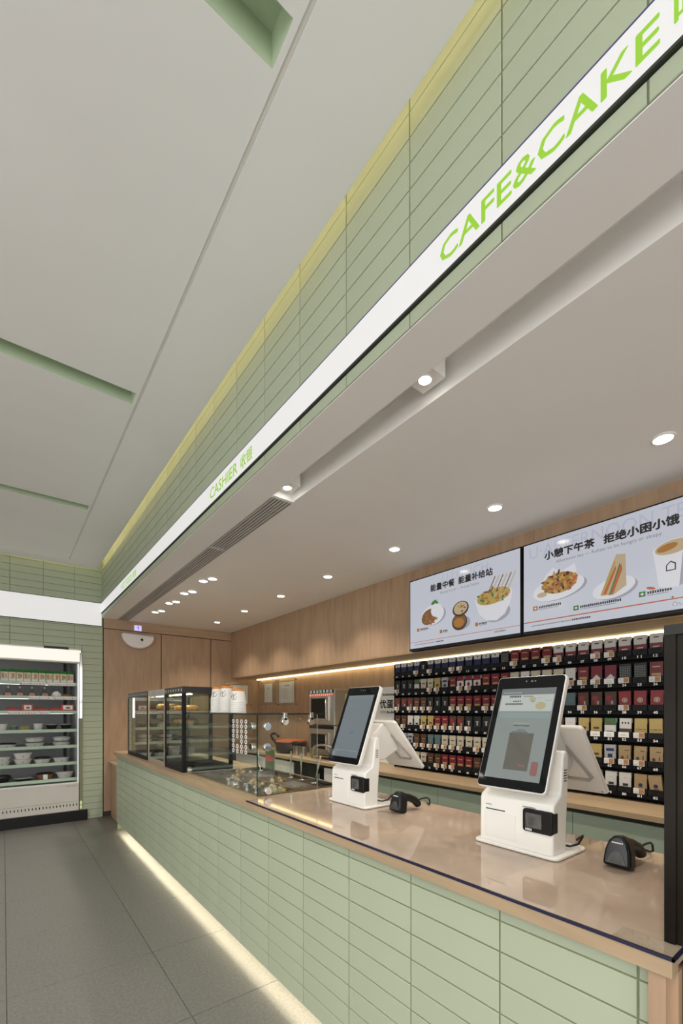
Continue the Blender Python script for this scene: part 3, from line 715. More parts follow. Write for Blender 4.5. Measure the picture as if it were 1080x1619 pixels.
left = [  # k = 14..26
 ['navy blue with white top']*8+['black with silver crest']+['navy blue with white top']*4,
 ['maroon with gold lettering']+['white with diamond mark']*3+['maroon with gold lettering', 'silver with blue print', 'gold with dark print', 'cream with small print', 'cream with small print', 'green and white with red band']+['black with silver crest']*3,
 ['maroon with gold lettering']*5+['black with silver crest']*3+['dark brown plain']*2+['dark red with lacquer print']*3,
 ['black with silver crest']*3+['dark red with lacquer print']*2+['maroon with gold lettering']*2+['gold with dark print']*2+['white with plain print']*2+['dark brown plain']*2,
 ['cream with small print']*4+['cream with small print']*2+['teal plain']*2+['dark brown plain']*2+['silver with blue print']*3,
 ['dark brown plain']*2+['maroon with gold lettering']*4+['dark brown plain']*2+['cream with small print']*5]
# digits drawn once, joined two by two
def number_mesh(n):
    mb = MB(); fr = ((0, .011, 0), (0, -1, 0), (0, 0, 1), (-1, 0, 0)); text(mb, fr, '%02d' % n, 0, 0, .022, .0145, 0, 0, .0006)
    return mb.mesh('slot_number', MATS['white_paper'])
NUMM = {}
def dupe(name, me, loc, parent):
    o = bpy.data.objects.new(name, me); C.objects.link(o); o.parent = parent
    off = OFF.get(parent.name, (0, 0, 0)) if parent else (0, 0, 0)
    o.location = Vector(loc)-Vector(off); return o
lipm = MB().box(0, .004, -.037, .037, 0, .034).box(.004, .075, -.037, .037, 0, .003).box(.004, .075, -.0375, -.0365, 0, .09).mesh('slot_tray', LIPT)
shelfm = MB().box(-.004, .075, RY0, RY1, -.0, .022).mesh('shelf', RBLK)
tagm = MB().box(-.0015, 0, -.028, .028, 0, .032).box(-.0018, -.0015, -.026, .000, .002, .030, 1).box(-.0018, -.0015, .003, .026, .004, .008, 2).box(-.0018, -.0015, .003, .022, .012, .016, 2).box(-.0018, -.0015, .003, .024, .022, .025, 2).mesh('price_tag', [PAPER, pm('tag_orange', (.52, .25, .10)), KGREY])
tagw = MB().box(-.0015, 0, -.028, .028, 0, .032).box(-.0018, -.0015, -.018, .018, .008, .011, 1).box(-.0018, -.0015, -.014, .014, .016, .019, 1).mesh('price_tag', [PAPER, KGREY])
rnd = random.Random(3)
tagged = {(0, 3), (0, 4), (1, 0), (1, 2), (1, 4), (1, 5), (1, 6), (2, 2), (2, 5), (3, 1), (3, 5), (3, 6), (4, 1), (4, 2), (4, 3), (5, 1)}
white_tag = {(1, 3), (3, 2), (3, 3), (3, 4)}
for r in range(6):
    zrow = 1.665-RPI*r                       # height of the printed number
    dupe('shelf', shelfm, (RX, 0, zrow-.014), rack)
    for k in range(27):
        y = .881+PIT*k
        des = right[r][k] if k < 14 else left[r][k-14]
        right_side = k < 14
        if r == 0: n = 12-k if k < 12 else (14 if k == 13 else 15) if k < 14 else 13-(k-14)
        elif k < 14: n = [0, 26, 40, 54, 68, 82][r]-k
        else: n = nrow[r]-(k-14)
        n = max(1, n)
        if n not in NUMM: NUMM[n] = number_mesh(n)
        dupe('slot_number', NUMM[n], (RX-.0052, y, zrow-.008), rack)
        dupe('slot_tray', lipm, (RX-.002, y, zrow+.010), rack)
        if (r, k) in white_tag: dupe('price_tag', tagw, (RX-.0025, y+.004, zrow+.0115), rack)
        elif (r, k) in tagged or (k >= 7 and rnd.random() < (.62 if r != 0 else .30)): dupe('price_tag', tagm, (RX-.0025, y+.004, zrow+.0115), rack)
        o = bpy.data.objects.new('cigarette_pack', pack_mesh(des)); C.objects.link(o)
        o.location = (RX+.006+rnd.random()*.003, y+rnd.uniform(-.002, .002), zrow+.015)
        o.rotation_euler = (rnd.uniform(-.02, .02), 0, 0)
        if (r, k) == (5, 0): o.rotation_euler = (-.12, 0, 0); o.location.y = .8782; o.location.z = zrow+.0172
        where = 'cabinet half' if right_side else 'poster half'; row = ['top row', 'second row down', 'third row down', 'third row up', 'second row up', 'bottom row'][r]
        tag(o, '%s pack, %s, slot %02d, %s' % (des, row, n, where), 'cigarette pack', 'cigarette packs in the rack')

# ------------------------------------------------------------------ menu screens
MX = 2.655
SBG = emit('menu_background', (.60, .62, .70), .64, .10, (.03, .03, .03))
def ec(n, c, s=.66): return emit('menu_'+n, c, s, .12, (.02, .02, .02))
mINK, mGHOST, mGREY, mPLATE, mSHADE, mRED, mORG, mYEL, mGRN, mBRN, mCRM, mDK = (ec('ink', (.012, .012, .015)), ec('ghost', (.50, .52, .64)), ec('grey', (.22, .23, .26)), ec('plate', (.74, .74, .78)), ec('shade', (.36, .36, .43)),
    ec('red', (.50, .12, .05)), ec('orange', (.40, .17, .03)), ec('yellow', (.46, .33, .09)), ec('green', (.06, .20, .04)), ec('brown', (.20, .09, .03)), ec('cream', (.52, .40, .25)), ec('dark', (.06, .03, .02)))
ML = [mINK, mGHOST, mGREY, mPLATE, mSHADE, mRED, mORG, mYEL, mGRN, mBRN, mCRM, mDK]
INKI, GH, GR, PL, SH, RE, OR, YE, GN, BR, CR, DKI = range(12)
def screen(y0, label):
    t = thing('menu_screen', label, 'menu screen', (MX, y0-.49, 1.86))
    fr = ((MX, y0, 1.845), (0, -1, 0), (0, 0, 1), (-1, 0, 0))
    MB().frame(fr, 0, .985, -.010, .566, -.062, 0).build('housing', BLACKM, t)
    d = MB().frame(fr, .008, .977, .008, .558, 0, .001).build('display', SBG, t)
    return t, d, fr
def sh(fr, da, db):
    o, A, B, Nn = [Vector(q) for q in fr]
    return (o+A*da+B*db, A, B, Nn)
def dashes(mb, fr, a, b, n, wd, ht, layer, mi):
    for k in range(n): mb.poly(fr, [(a+wd*k, b+.1*ht*(k % 2)), (a+wd*(k+.72), b), (a+wd*(k+.72), b+ht*(.75+.25*((k*7) % 3)/2)), (a+wd*k, b+ht)], layer, mi)
def blobs(mb, fr, cx, cy, rx, ry, n, cols, layer, s=.008, rr=None):
    rr = rr or random.Random(5)
    for i in range(n):
        a = rr.random()*2*PI; q = math.sqrt(rr.random())
        mb.poly(fr, ell(cx+rx*q*math.cos(a), cy+ry*q*math.sin(a), s*rr.uniform(.6, 1.5), s*rr.uniform(.4, .8), 8, rr.uniform(0, PI)), layer+.00001*i, rr.choice(cols))
# first screen: lunch
t, d, fr = screen(2.515, 'menu screen showing a rice plate, a steamer pot and a skewer bowl')
mb = MB(); text(mb, fr, 'U·LUNCH', .34, .475, .40, .062, .0012, GH); mb.build('ghost_lettering', ML, d)
mb = MB(); text(mb, fr, '能量中餐', .226, .434, .228, .052, .0014, INKI, .0022); mb.build('heading', ML, d); mb = MB(); text(mb, fr, '能量补给站', .492, .434, .283, .052, .0014, INKI, .0022); mb.build('heading', ML, d)
mb = MB(); text(mb, fr, 'Energy Lunch — Energy Supply', .323, .392, .345, .022, .0014, GR); mb.build('subheading', ML, d)
mb = MB(); mb.poly(sh(fr, 0.036, 0.045), ell(.225, .195, .115, .072, 26, .12), .0013, SH).poly(sh(fr, 0.036, 0.045), ell(.21, .205, .112, .078, 26, .12), .0015, PL)
mb.poly(sh(fr, 0.036, 0.045), ell(.175, .195, .080, .060, 20, .3), .0017, BR); blobs(mb, sh(fr, 0.036, 0.045), .18, .18, .078, .05, 60, [RE, OR, BR, BR], .0018)
mb.poly(sh(fr, 0.036, 0.045), ell(.25, .235, .056, .052, 18), .0026, PL).poly(sh(fr, 0.036, 0.045), ell(.225, .30, .03, .014, 12, .4), .0028, GN).poly(sh(fr, 0.036, 0.045), ell(.25, .295, .02, .01, 12, -.5), .0029, GN); mb.build('dish_picture', ML, d)
mb = MB(); mb.poly(sh(fr, 0.045, 0.045), ell(.475, .10, .075, .05, 20), .0013, SH).poly(sh(fr, 0.045, 0.045), ell(.455, .11, .068, .062, 22), .0015, DKI).poly(sh(fr, 0.045, 0.045), ell(.455, .115, .058, .05, 22), .0017, BR).poly(sh(fr, 0.045, 0.045), ell(.45, .105, .045, .035, 18), .0018, OR)
mb.poly(sh(fr, 0.045, 0.045), ell(.465, .205, .072, .056, 22, .15), .0019, DKI).poly(sh(fr, 0.045, 0.045), ell(.465, .21, .060, .045, 22, .15), .002, CR); blobs(mb, sh(fr, 0.045, 0.045), .47, .205, .045, .03, 16, [BR, CR, YE], .0021, .009); mb.build('dish_picture', ML, d)
mb = MB(); mb.poly(sh(fr, 0.008, 0.052), ell(.80, .115, .10, .06, 20, .1), .0013, SH).poly(sh(fr, 0.008, 0.052), [(.63, .215), (.66, .13), (.72, .075), (.80, .065), (.86, .10), (.90, .17), (.915, .235)], .0015, PL).poly(sh(fr, 0.008, 0.052), ell(.772, .228, .143, .062, 26, .10), .0017, PL)
mb.poly(sh(fr, 0.008, 0.052), ell(.772, .235, .13, .053, 24, .10), .0018, YE); blobs(mb, sh(fr, 0.008, 0.052), .77, .24, .12, .05, 60, [YE, YE, OR, GN, BR, CR], .0019, .013)
for k in range(6):
    a = .73+.030*k; mb.poly(sh(fr, 0.008, 0.052), [(a, .26), (a+.008, .26), (a+.062, .365), (a+.055, .368)], .0027, CR if k % 2 else BR)
mb.build('dish_picture', ML, d)
mb = MB()
for a_, b_, n_, c_ in ((.085, .140, 8, RE), (.317, .095, 4, OR), (.636, .100, 6, OR)):
    mb.poly(fr, [(a_, b_), (a_+.024, b_), (a_+.024, b_+.026), (a_, b_+.026)], .0013, c_); dashes(mb, fr, a_+.032, b_+.008, n_, .011, .013, .0013, INKI); dashes(mb, fr, a_+.032, b_, n_+2, .008, .005, .0013, GR)
mb.poly(fr, [(.008, .055), (.977, .055), (.977, .0585), (.008, .0585)], .0012, RE); dashes(mb, fr, .06, .032, 24, .0085, .008, .0013, GR); dashes(mb, fr, .28, .031, 7, .011, .010, .0014, INKI); dashes(mb, fr, .79, .034, 8, .011, .012, .0013, GR)
mb.build('small_print', ML, d)
# second screen: afternoon tea
t, d, fr = screen(1.520, 'menu screen showing loaded fries, a sandwich and a white cup of coffee')
mb = MB(); text(mb, fr, 'U·AFTERNOON TEA', .045, .462, .88, .075, .0012, GH); mb.build('ghost_lettering', ML, d)
mb = MB(); text(mb, fr, '小憩下午茶', .145, .434, .288, .050, .0014, INKI, .0026); mb.build('heading', ML, d); mb = MB(); text(mb, fr, '拒绝小困小饿', .482, .434, .345, .050, .0014, INKI, .0026); mb.build('heading', ML, d)
mb = MB(); text(mb, fr, 'Afternoon tea — Refuse to be hungry or sleepy', .215, .392, .54, .025, .0014, GR); mb.build('subheading', ML, d)
mb = MB(); mb.poly(sh(fr, -0.045, 0.040), ell(.285, .195, .155, .062, 28, .10), .0013, SH).poly(sh(fr, -0.045, 0.040), ell(.27, .205, .155, .068, 28, .10), .0015, PL).poly(sh(fr, -0.045, 0.040), [(.16, .24), (.20, .30), (.24, .335), (.29, .30), (.37, .33), (.39, .24)], .0016, PL)
mb.poly(sh(fr, -0.045, 0.040), ell(.28, .235, .105, .062, 24, .05), .0017, OR); blobs(mb, sh(fr, -0.045, 0.040), .28, .24, .105, .062, 110, [OR, YE, YE, BR, DKI, RE], .0018, .012); mb.poly(sh(fr, -0.045, 0.040), ell(.175, .175, .040, .026, 18), .0031, PL).poly(sh(fr, -0.045, 0.040), ell(.175, .182, .033, .016, 18), .0032, CR).poly(sh(fr, -0.045, 0.040), ell(.20, .198, .012, .008, 10), .0033, GN); mb.build('dish_picture', ML, d)
mb = MB(); mb.poly(sh(fr, -0.070, 0.014), ell(.615, .155, .105, .055, 26, .15), .0013, SH).poly(sh(fr, -0.070, 0.014), ell(.60, .165, .108, .055, 26, .15), .0015, PL)
mb.poly(sh(fr, -0.070, 0.014), [(.535, .135), (.60, .125), (.665, .165), (.66, .335), (.615, .345)], .0017, CR).poly(sh(fr, -0.070, 0.014), [(.535, .135), (.555, .130), (.612, .30), (.605, .315)], .0018, YE).poly(sh(fr, -0.070, 0.014), [(.55, .14), (.565, .135), (.615, .265), (.612, .285)], .0019, RE).poly(sh(fr, -0.070, 0.014), [(.585, .130), (.600, .130), (.645, .255), (.640, .29)], .0019, RE).poly(sh(fr, -0.070, 0.014), [(.578, .128), (.586, .128), (.636, .28), (.633, .295)], .002, GN); mb.build('dish_picture', ML, d)
mb = MB(); mb.poly(sh(fr, -0.058, 0.022), [(.775, .29), (.80, .115), (.83, .10), (.89, .10), (.92, .12), (.945, .30)], .0015, PL).poly(sh(fr, -0.058, 0.022), [(.885, .10), (.92, .12), (.945, .30), (.90, .27)], .0016, SH).poly(sh(fr, -0.058, 0.022), ell(.86, .30, .087, .042, 28, .08), .0018, PL).poly(sh(fr, -0.058, 0.022), ell(.86, .303, .078, .035, 28, .08), .0019, CR).poly(sh(fr, -0.058, 0.022), ell(.835, .305, .045, .018, 20, .2), .002, OR)
mb.poly(sh(fr, -0.058, 0.022), [(.83, .185), (.83, .215), (.85, .235), (.872, .22), (.872, .185)], .002, INKI).poly(sh(fr, -0.058, 0.022), [(.835, .19), (.835, .213), (.85, .228), (.867, .216), (.867, .19)], .0021, PL)
mb.poly(sh(fr, -0.058, 0.022), ell(.765, .115, .022, .007, 12, -.3), .0018, RE).poly(sh(fr, -0.058, 0.022), ell(.945, .12, .045, .025, 18), .0022, PL).poly(sh(fr, -0.058, 0.022), ell(.945, .125, .037, .018, 18), .0023, OR); mb.build('cup_picture', ML, d)
mb = MB()
for a_, b_, n_, c_ in ((.070, .132, 13, OR), (.318, .090, 20, GN), (.653, .100, 10, GN)):
    mb.poly(fr, [(a_, b_), (a_+.030, b_), (a_+.030, b_+.028), (a_, b_+.028)], .0013, c_); mb.poly(fr, ell(a_+.015, b_+.014, .008, .008, 4), .0014, PL); dashes(mb, fr, a_+.038, b_+.009, n_, .0108, .015, .0013, INKI); dashes(mb, fr, a_+.038, b_, n_, .0095, .005, .0013, GR)
mb.poly(fr, [(.008, .060), (.977, .060), (.977, .0665), (.008, .0665)], .0012, RE).poly(fr, ell(.80, .072, .006, .006, 4), .0013, BR); dashes(mb, fr, .06, .034, 30, .0083, .008, .0013, GR); dashes(mb, fr, .31, .034, 10, .0105, .011, .0014, INKI)
mb.poly(fr, [(.80, .028), (.80, .040), (.810, .048), (.820, .040), (.820, .028)], .0013, GR).poly(fr, [(.803, .030), (.803, .039), (.810, .0445), (.817, .039), (.817, .030)], .0014, PL); text(mb, fr, 'U·S', .828, .028, .045, .014, .0013, GR)
mb.build('small_print', ML, d)

# ------------------------------------------------------------------ hot-food well and its glass guard
hw = thing('hot_food_well', 'steel hot food well with dark soup compartments set into the counter', 'food warmer', (1.38, 2.7, ZT))
wx0, wx1, wy0, wy1 = 1.105, 1.655, 2.145, 3.235
xs = [wx0+.10, wx0+.10+.145, wx0+.10+.29, wx1-.015]; ysd = [wy0+.02+.262*k for k in range(5)]
MB().box(wx0, wx1, wy0, wy1, .76, .78).box(wx0, wx0+.008, wy0, wy1, .78, ZT+.001).box(wx1-.008, wx1, wy0, wy1, .78, ZT+.001).box(wx0, wx1, wy0, wy0+.008, .78, ZT+.001).box(wx0, wx1, wy1-.008, wy1, .78, ZT+.001).box(wx0-.008, wx0+.10, wy0-.008, wy1+.008, ZT+.0005, ZT+.0045).box(wx1-.015, wx1+.008, wy0-.008, wy1+.008, ZT+.0005, ZT+.0045).box(wx0+.10, wx1-.015, wy0-.008, wy0+.02, ZT+.0005, ZT+.0045).box(wx0+.10, wx1-.015, wy1-.022, wy1+.008, ZT+.0005, ZT+.0045).build('tray', mat('dark_steel', (.14, .135, .13), .25, .9, noise=.1), hw)
for x in xs[1:-1]: MB().box(x-.003, x+.003, wy0+.02, wy1-.02, .79, .892).build('divider', STEEL, hw)
for y in ysd[1:-1]: MB().box(xs[0], xs[-1], y-.003, y+.003, .79, .892).build('divider', STEEL, hw)
MB().box(wx0+.012, wx0+.085, wy0+.62, wy1-.10, .887, .8908).build('drain_slot', INK, hw)
soup = [mat('soup_dark', (.045, .022, .010), .08, noise=.4, scale=12), mat('soup_brown', (.11, .05, .018), .08, noise=.4, scale=12)]
for i in range(3):
    for j in range(4):
        MB().box(xs[i]+.003, xs[i+1]-.003, ysd[j]+.003, ysd[j+1]-.003, .84, .872).build('soup', soup[(i+j) % 2], hw)
rn = random.Random(11)
FOOD = [mat('fish_tofu', (.50, .33, .10), .5, noise=.2, scale=30), mat('skewer_brown', (.28, .14, .05), .5, noise=.2, scale=30), mat('egg_pale', (.60, .48, .28), .5, noise=.1)]
for i, j in ((0, 1), (0, 0), (0, 2), (1, 1), (1, 3)):
    for k in range(6):
        x = xs[i]+.02+(.10)*rn.random(); y = ysd[j]+.02+.036*k
        m = MB().lathe([(.006, 0), (.014, .006), (.015, .026), (.010, .034), (.0015, .036), (.0015, .052)], (x, y, .866), 8)
        tag(m.build('food_skewer', FOOD[rn.randrange(3)], None, True), 'short stick of stewed food standing in the soup well', 'skewer', 'skewers in the hot food well')
for k, (x, y) in enumerate(((wx0+.045, 2.28), (wx0+.045, 2.40), (wx0+.045, 2.53), (wx0+.045, 2.66))):
    c = MB().lathe([(.022, 0), (.024, .024), (.022, .024), (.020, .003), (.001, .003)], (x, y, ZT+.0047), 16, cap=False).build('steel_cup', CHROME, None, True)
    tag(c, 'small steel sauce cup on the front rim of the hot food well', 'sauce cup', 'sauce cups along the well rim')
for k, (x, y, dx, dy) in enumerate(((1.567, 3.045, .0, .05), (1.567, 2.605, .02, .02), (1.567, 2.465, .0, .0), (1.567, 2.316, .02, -.05))):
    t = thing('ladle', 'steel ladle with a long handle leaning in the hot food well', 'ladle', (x, y, .85), 'ladles in the hot food well')
    MB().tube([(x, y, .875), (x+dx*.6, y+dy*.6, .98), (x+dx, y+dy, 1.065)], [.003, .005, .007], 8).build('handle', CHROME, t, True)
    MB().lathe([(.001, 0), (.018, .004), (.026, .016), (.027, .022)], (x, y, .866), 12, cap=False).build('bowl', CHROME, t, True)

GX, GY0, GY1, GZ = 1.075, 2.12, 3.265, 1.325
gg = thing('glass_guard', 'clear glass sneeze guard with top shelf around the hot food well', 'glass guard', (1.25, 2.7, ZT))
def pane(x0, x1, y0, y1, z0, z1, name='glass_pane'):
    return MB().box(x0, x1, y0, y1, z0, z1).build(name, GLASSG, gg)
pane(GX, GX+.006, GY0+.012, GY1, ZT+.001, GZ-.001)
pane(GX, 1.46, GY0, GY0+.006, ZT+.001, GZ-.001)
pane(GX-.004, 1.50, GY0-.004, GY1, GZ, GZ+.008, 'glass_shelf')
MB().box(GX-.0048, GX-.0038, GY0-.004, GY1, GZ, GZ+.008).build('shelf_edge', GEDGE, gg)
MB().box(GX-.004, 1.50, GY0-.0048, GY0-.0038, GZ, GZ+.008).build('shelf_edge', GEDGE, gg)
MB().box(GX-.0006, GX+.0066, GY0+.0112, GY0+.0122, ZT+.001, GZ-.001).build('pane_edge', GEDGE, gg)
MB().box(1.46, 1.461, GY0-.0003, GY0+.0063, ZT+.001, GZ-.001).build('pane_edge', mat('glass_edge_light', (.45, .50, .47), .1), gg)
for (x, y, z) in ((GX-.002, GY0+.065, 1.262), (GX-.002, GY0+.065, 1.150), (GX-.002, GY1-.06, .915), (GX-.002, GY0+.30, .915)):
    MB().prism(((x, y, z), (0, -1, 0), (0, 0, 1), (-1, 0, 0)), ell(0, 0, .022, .022, 18), -.014, .010).build('clamp', CHROME, gg, True, bevel=.003)
for (x, z) in ((GX+.055, 1.262), (GX+.055, 1.150), (1.24, 1.288), (1.415, 1.288), (GX+.06, .915)):
    MB().prism(((x, GY0-.002, z), (1, 0, 0), (0, 0, 1), (0, -1, 0)), ell(0, 0, .022, .022, 18), -.014, .010).build('clamp', CHROME, gg, True, bevel=.003)
for x in (1.24, 1.415): MB().box(x-.012, x+.012, GY0-.012, GY0+.012, GZ-.03, GZ+.012).build('shelf_bracket', CHROME, gg, bevel=.002)
# sheet of round price stickers on the front pane
ss = thing('sticker_sheet', 'grid of small round white price stickers on the glass guard', 'sticker sheet', (GX, 2.34, 1.2))
frG = ((GX-.0008, 2.455, 1.300), (0, -1, 0), (0, 0, 1), (-1, 0, 0))
for j in range(7):
    for i in range(4):
        if (i, j) == (1, 4): continue
        a, b = .022+.056*i, -.014-.0285*j
        mb = MB(); mb.prism(frG, ell(a, b, .0155, .0125, 14), 0, .0006, 0).poly(frG, ell(a, b, .0075, .0068, 10), .0008, 1)
        mb.build('sticker', [PAPER, mat('sticker_centre', (.10, .08, .06), .5)], ss)
# paper cups, upside down in stacks on the glass shelf
CUPW = mat('cup_white', (.84, .83, .80), .5, noise=.02); ORG = mat('cup_orange', (.66, .24, .035), .5, noise=.04)
cupp = [(.0400, 0), (.0430, .0015), (.0430, .005), (.0405, .006), (.0310, .092), (.0300, .094), (.001, .094)]
whole = MB().lathe(cupp, (0, 0, 0), 24, cap=False)
whole.lathe([(.0331, .078), (.0316, .0927), (.0302, .0946), (.001, .0948)], (0, 0, 0), 24, 1, cap=False)
wm = whole.mesh('paper_cup', [CUPW, ORG], smooth=True)
lowm = MB().lathe(cupp, (0, 0, 0), 24, cap=False).mesh('paper_cup', CUPW, smooth=True)
stacks = [(1.25, 3.10, 8, .0135), (1.25, 2.94, 8, .0132), (1.25, 2.755, 6, .0135)]
CS = 1.28
for q, (x, y, n, dz) in enumerate(stacks):
    z0 = GZ+.0083
    for k in range(n):
        o = bpy.data.objects.new('paper_cup', wm if k == n-1 else lowm); C.objects.link(o); o.location = (x, y, z0+dz*k)
        o.scale = (CS, CS, 1.0)
        if k == n-1:
            tag(o, ['upside-down paper cup with orange base on the tallest stack beside the black case', 'upside-down paper cup with orange base on the middle stack', 'upside-down paper cup with orange base and scribbled prices on the shortest stack'][q], 'paper cup', 'paper cups on the glass guard')
        else: tag(o, 'white paper cup nested below the top of its stack on the glass shelf', 'paper cup', 'paper cups on the glass guard')
    top = MB(); zt = z0+dz*(n-1)
    for g, (a, b) in enumerate(((-.02, .045), (.008, .05), (.012, .03), (-.012, .03))):
        ang = PI+.55+a*16; pts = []
        for t_ in [i*.5 for i in range(9)]:
            h = b+.011*math.sin(t_*1.5+g); r = (.0405-.0095*(h-.006)/.086)*CS+.0008; q_ = ang+.26*math.cos(t_)
            pts.append((x+r*math.cos(q_), y+r*math.sin(q_), zt+h))
        top.tube(pts, .0011, 5)
    lt = bpy.data.objects.new('paper_cup_scribble', top.mesh('scribble', mat('marker', (.03, .04, .03), .5), off=(x, y, zt))); C.objects.link(lt)
    lt.parent = o; lt.scale = (1/CS, 1/CS, 1.0)
# snack packet behind the guard
t = thing('snack_packet', 'red and green snack packet standing behind the hot food well', 'packet', (1.675, 3.10, ZT))
MB().box(1.665, 1.680, 3.02, 3.16, ZT, ZT+.16).build('bag', mat('packet_green', (.10, .20, .06), .35), t, bevel=.006)
MB().box(1.6635, 1.665, 3.03, 3.15, ZT+.06, ZT+.11).build('red_label', mat('packet_red', (.55, .05, .04), .4), t)

# ------------------------------------------------------------------ glazed food cases on the counter
def case(y0, y1, label, fm, header, lit, nsh, thick):
    x0, x1, z0, z1 = 1.055, 1.45, ZT+.0008, 1.528
    t = thing('food_case', label, 'display case', (1.25, (y0+y1)/2, ZT))
    MB().box(x0, x1, y0, y1, z0, z0+.035).build('base', fm, t)
    MB().box(x0, x1, y0, y1, z1-.05, z1).build('header', header, t)
    for x in (x0, x1-thick):
        for y in (y0, y1-thick): MB().box(x, x+thick, y, y+thick, z0+.035, z1-.05).build('post', fm, t)
    MB().box(x0+.003, x0+.007, y0+thick, y1-thick, z0+.035, z1-.05).build('glass_pane', GLASSG, t)
    MB().box(x0+thick, x1-thick, y0+.003, y0+.007, z0+.035, z1-.05).build('glass_pane', GLASSG, t)
    MB().box(x0+thick, x1-thick, y1-.007, y1-.003, z0+.035, z1-.05).build('glass_pane', GLASSG, t)
    zs = []
    for k in range(nsh):
        z = z0+.035+(z1-z0-.12)*(k+1)/(nsh+1); zs.append(z)
        MB().box(x0+.03, x1-.02, y0+.01, y1-.01, z, z+.006).build('shelf', GLASS if not lit else STEEL, t)
    mb = MB(); fr = ((x0-.0005, y1, z1-.05), (0, -1, 0), (0, 0, 1), (-1, 0, 0)); n = int((y1-y0)/.06)
    for k in range(n): mb.poly(fr, ell((k+.5)*(y1-y0)/n, .025, .017, .012, 8), .0005)
    mb.build('header_marks', mat('mark_grey', (.45, .45, .44), .5), t)['kind'] = 'stuff'
    if lit:
        MB().box(x0+.06, x0+.08, y0+.03, y1-.03, z1-.058, z1-.051).build('case_lamp', emit('case_lamp', (1, .78, .42), 16), t)
    return zs
HB = mat('header_black', (.03, .03, .032), .3)
z1s = case(4.30, 5.10, 'black framed glass food case nearest the wooden end wall', BLACKM, HB, False, 5, .018)
z2s = case(3.765, 4.275, 'bright lit food case with pale frame between the two black cases', mat('case_frame_pale', (.50, .42, .32), .35, .4), mat('header_pale', (.45, .43, .40), .4), True, 5, .014)
z3s = case(3.29, 3.745, 'black framed food case with yellow lamp next to the glass guard', BLACKM, HB, True, 4, .026)
BUN = [mat('bun_gold', (.50, .27, .07), .45, noise=.2, scale=25), mat('bun_brown', (.30, .11, .035), .45, noise=.2, scale=25), mat('bun_cream', (.66, .50, .26), .45, noise=.15, scale=25)]
bm_ = [MB().lathe([(.001, 0), (.045, 0), (.055, .014), (.050, .032), (.030, .044), (.001, .048)], (0, 0, 0), 14, 0, 1.0, 1.15).mesh('bun', b, smooth=True) for b in BUN]
def buns(zs, y0, y1, lab, n=3, rows=None, seed=1):
    r_ = random.Random(seed)
    for q, z in enumerate(zs):
        if rows is not None and q not in rows: continue
        for k in range(n):
            o = bpy.data.objects.new('bread_bun', bm_[r_.randrange(3)]); C.objects.link(o)
            o.location = (1.15+.02*r_.random(), y0+(k+.5)*(y1-y0)/n, z+.0064)
            tag(o, lab, 'bun', 'buns in the food cases')
buns(z1s, 4.32, 4.75, 'baked bun on a glass shelf of the black case by the wooden wall', 3, (3, 4), 2)
buns(z2s, 3.79, 4.25, 'baked bun on a steel shelf of the bright pale-framed case', 3, None, 3)
buns(z3s, 3.33, 3.71, 'baked bun on a shelf of the black case next to the glass guard', 3, (2, 3), 4)

# ------------------------------------------------------------------ wall device on the wooden end wall
t = thing('insect_trap', 'white half-oval wall fixture with a round dark lens on the wooden end wall', 'wall fixture', (1.40, YF, 2.25))
frE = ((1.405, YF, 2.35), (1, 0, 0), (0, 0, 1), (0, -1, 0))
pts = [(-.195, 0), (.195, -.012)]+[(.20*math.cos(math.radians(-a)), -.015+.175*math.sin(math.radians(-a))) for a in range(6, 178, 9)]
MB().prism(frE, pts, 0, .09).build('shell', mat('fixture_white', (.78, .76, .74), .4, noise=.015), t, True, bevel=.03, seg=4)
MB().prism(frE, ell(.035, -.075, .022, .022, 18), .085, .098).build('lens_ring', CHROME, t)
MB().prism(frE, ell(.035, -.075, .015, .015, 16), .097, .100).build('lens', INK, t)
t = thing('status_panel', 'small violet glowing square panel above the white wall fixture', 'panel', (1.41, YF, 2.43))
MB().frame(((1.36, YF, 2.395), (1, 0, 0), (0, 0, 1), (0, -1, 0)), 0, .10, 0, .08, 0, .02).build('casing', mat('fixture_white', (.78, .76, .74), .4), t, bevel=.003)
MB().frame(((1.36, YF, 2.395), (1, 0, 0), (0, 0, 1), (0, -1, 0)), .008, .092, .008, .072, .02, .021).build('lit_face', emit('violet_face', (.42, .36, .85), 1.3), t)
mb = MB(); fr_ = ((1.36, YF-.0212, 2.395), (1, 0, 0), (0, 0, 1), (0, -1, 0)); mb.frame(fr_, .036, .066, .048, .056, 0, .0005).frame(fr_, .050, .058, .018, .048, 0, .0005); mb.build('symbol', mat('violet_dark', (.06, .05, .15), .5), t)

# ------------------------------------------------------------------ open chiller in the far wall
ch = thing('open_chiller', 'tall white open chiller with lit canopy and pale green shelf edges in the wall', 'chiller', (-.2, 6.55, 0))
hx0, hx1, hy = -1.28, .735, YF+.02
CHG = mat('chiller_grey', (.30, .31, .31), .5, noise=.04); CHW = mat('chiller_white', (.62, .60, .55), .4, noise=.02)
MB().box(hx0, hx1, 6.93, 6.96, .12, 2.09).build('back_wall', CHG, ch)
MB().box(hx1-.02, hx1, 6.32, 6.93, .12, 2.09).build('side_wall', CHG, ch)
MB().box(hx0, hx0+.02, 6.32, 6.93, .12, 2.09).build('side_wall', CHG, ch)
MB().box(hx0, hx1, 6.30, 6.96, 2.02, 2.09).build('roof', CHW, ch)
MB().box(hx0, hx1+.005, YF-.02, YF+.09, 1.945, 2.085).build('lit_canopy', emit('canopy_white', (1, .96, .86), .72, .4), ch, bevel=.01)
MB().box(hx0, hx1+.005, YF-.02, YF+.09, 1.925, 1.943).build('canopy_rail', CHW, ch)
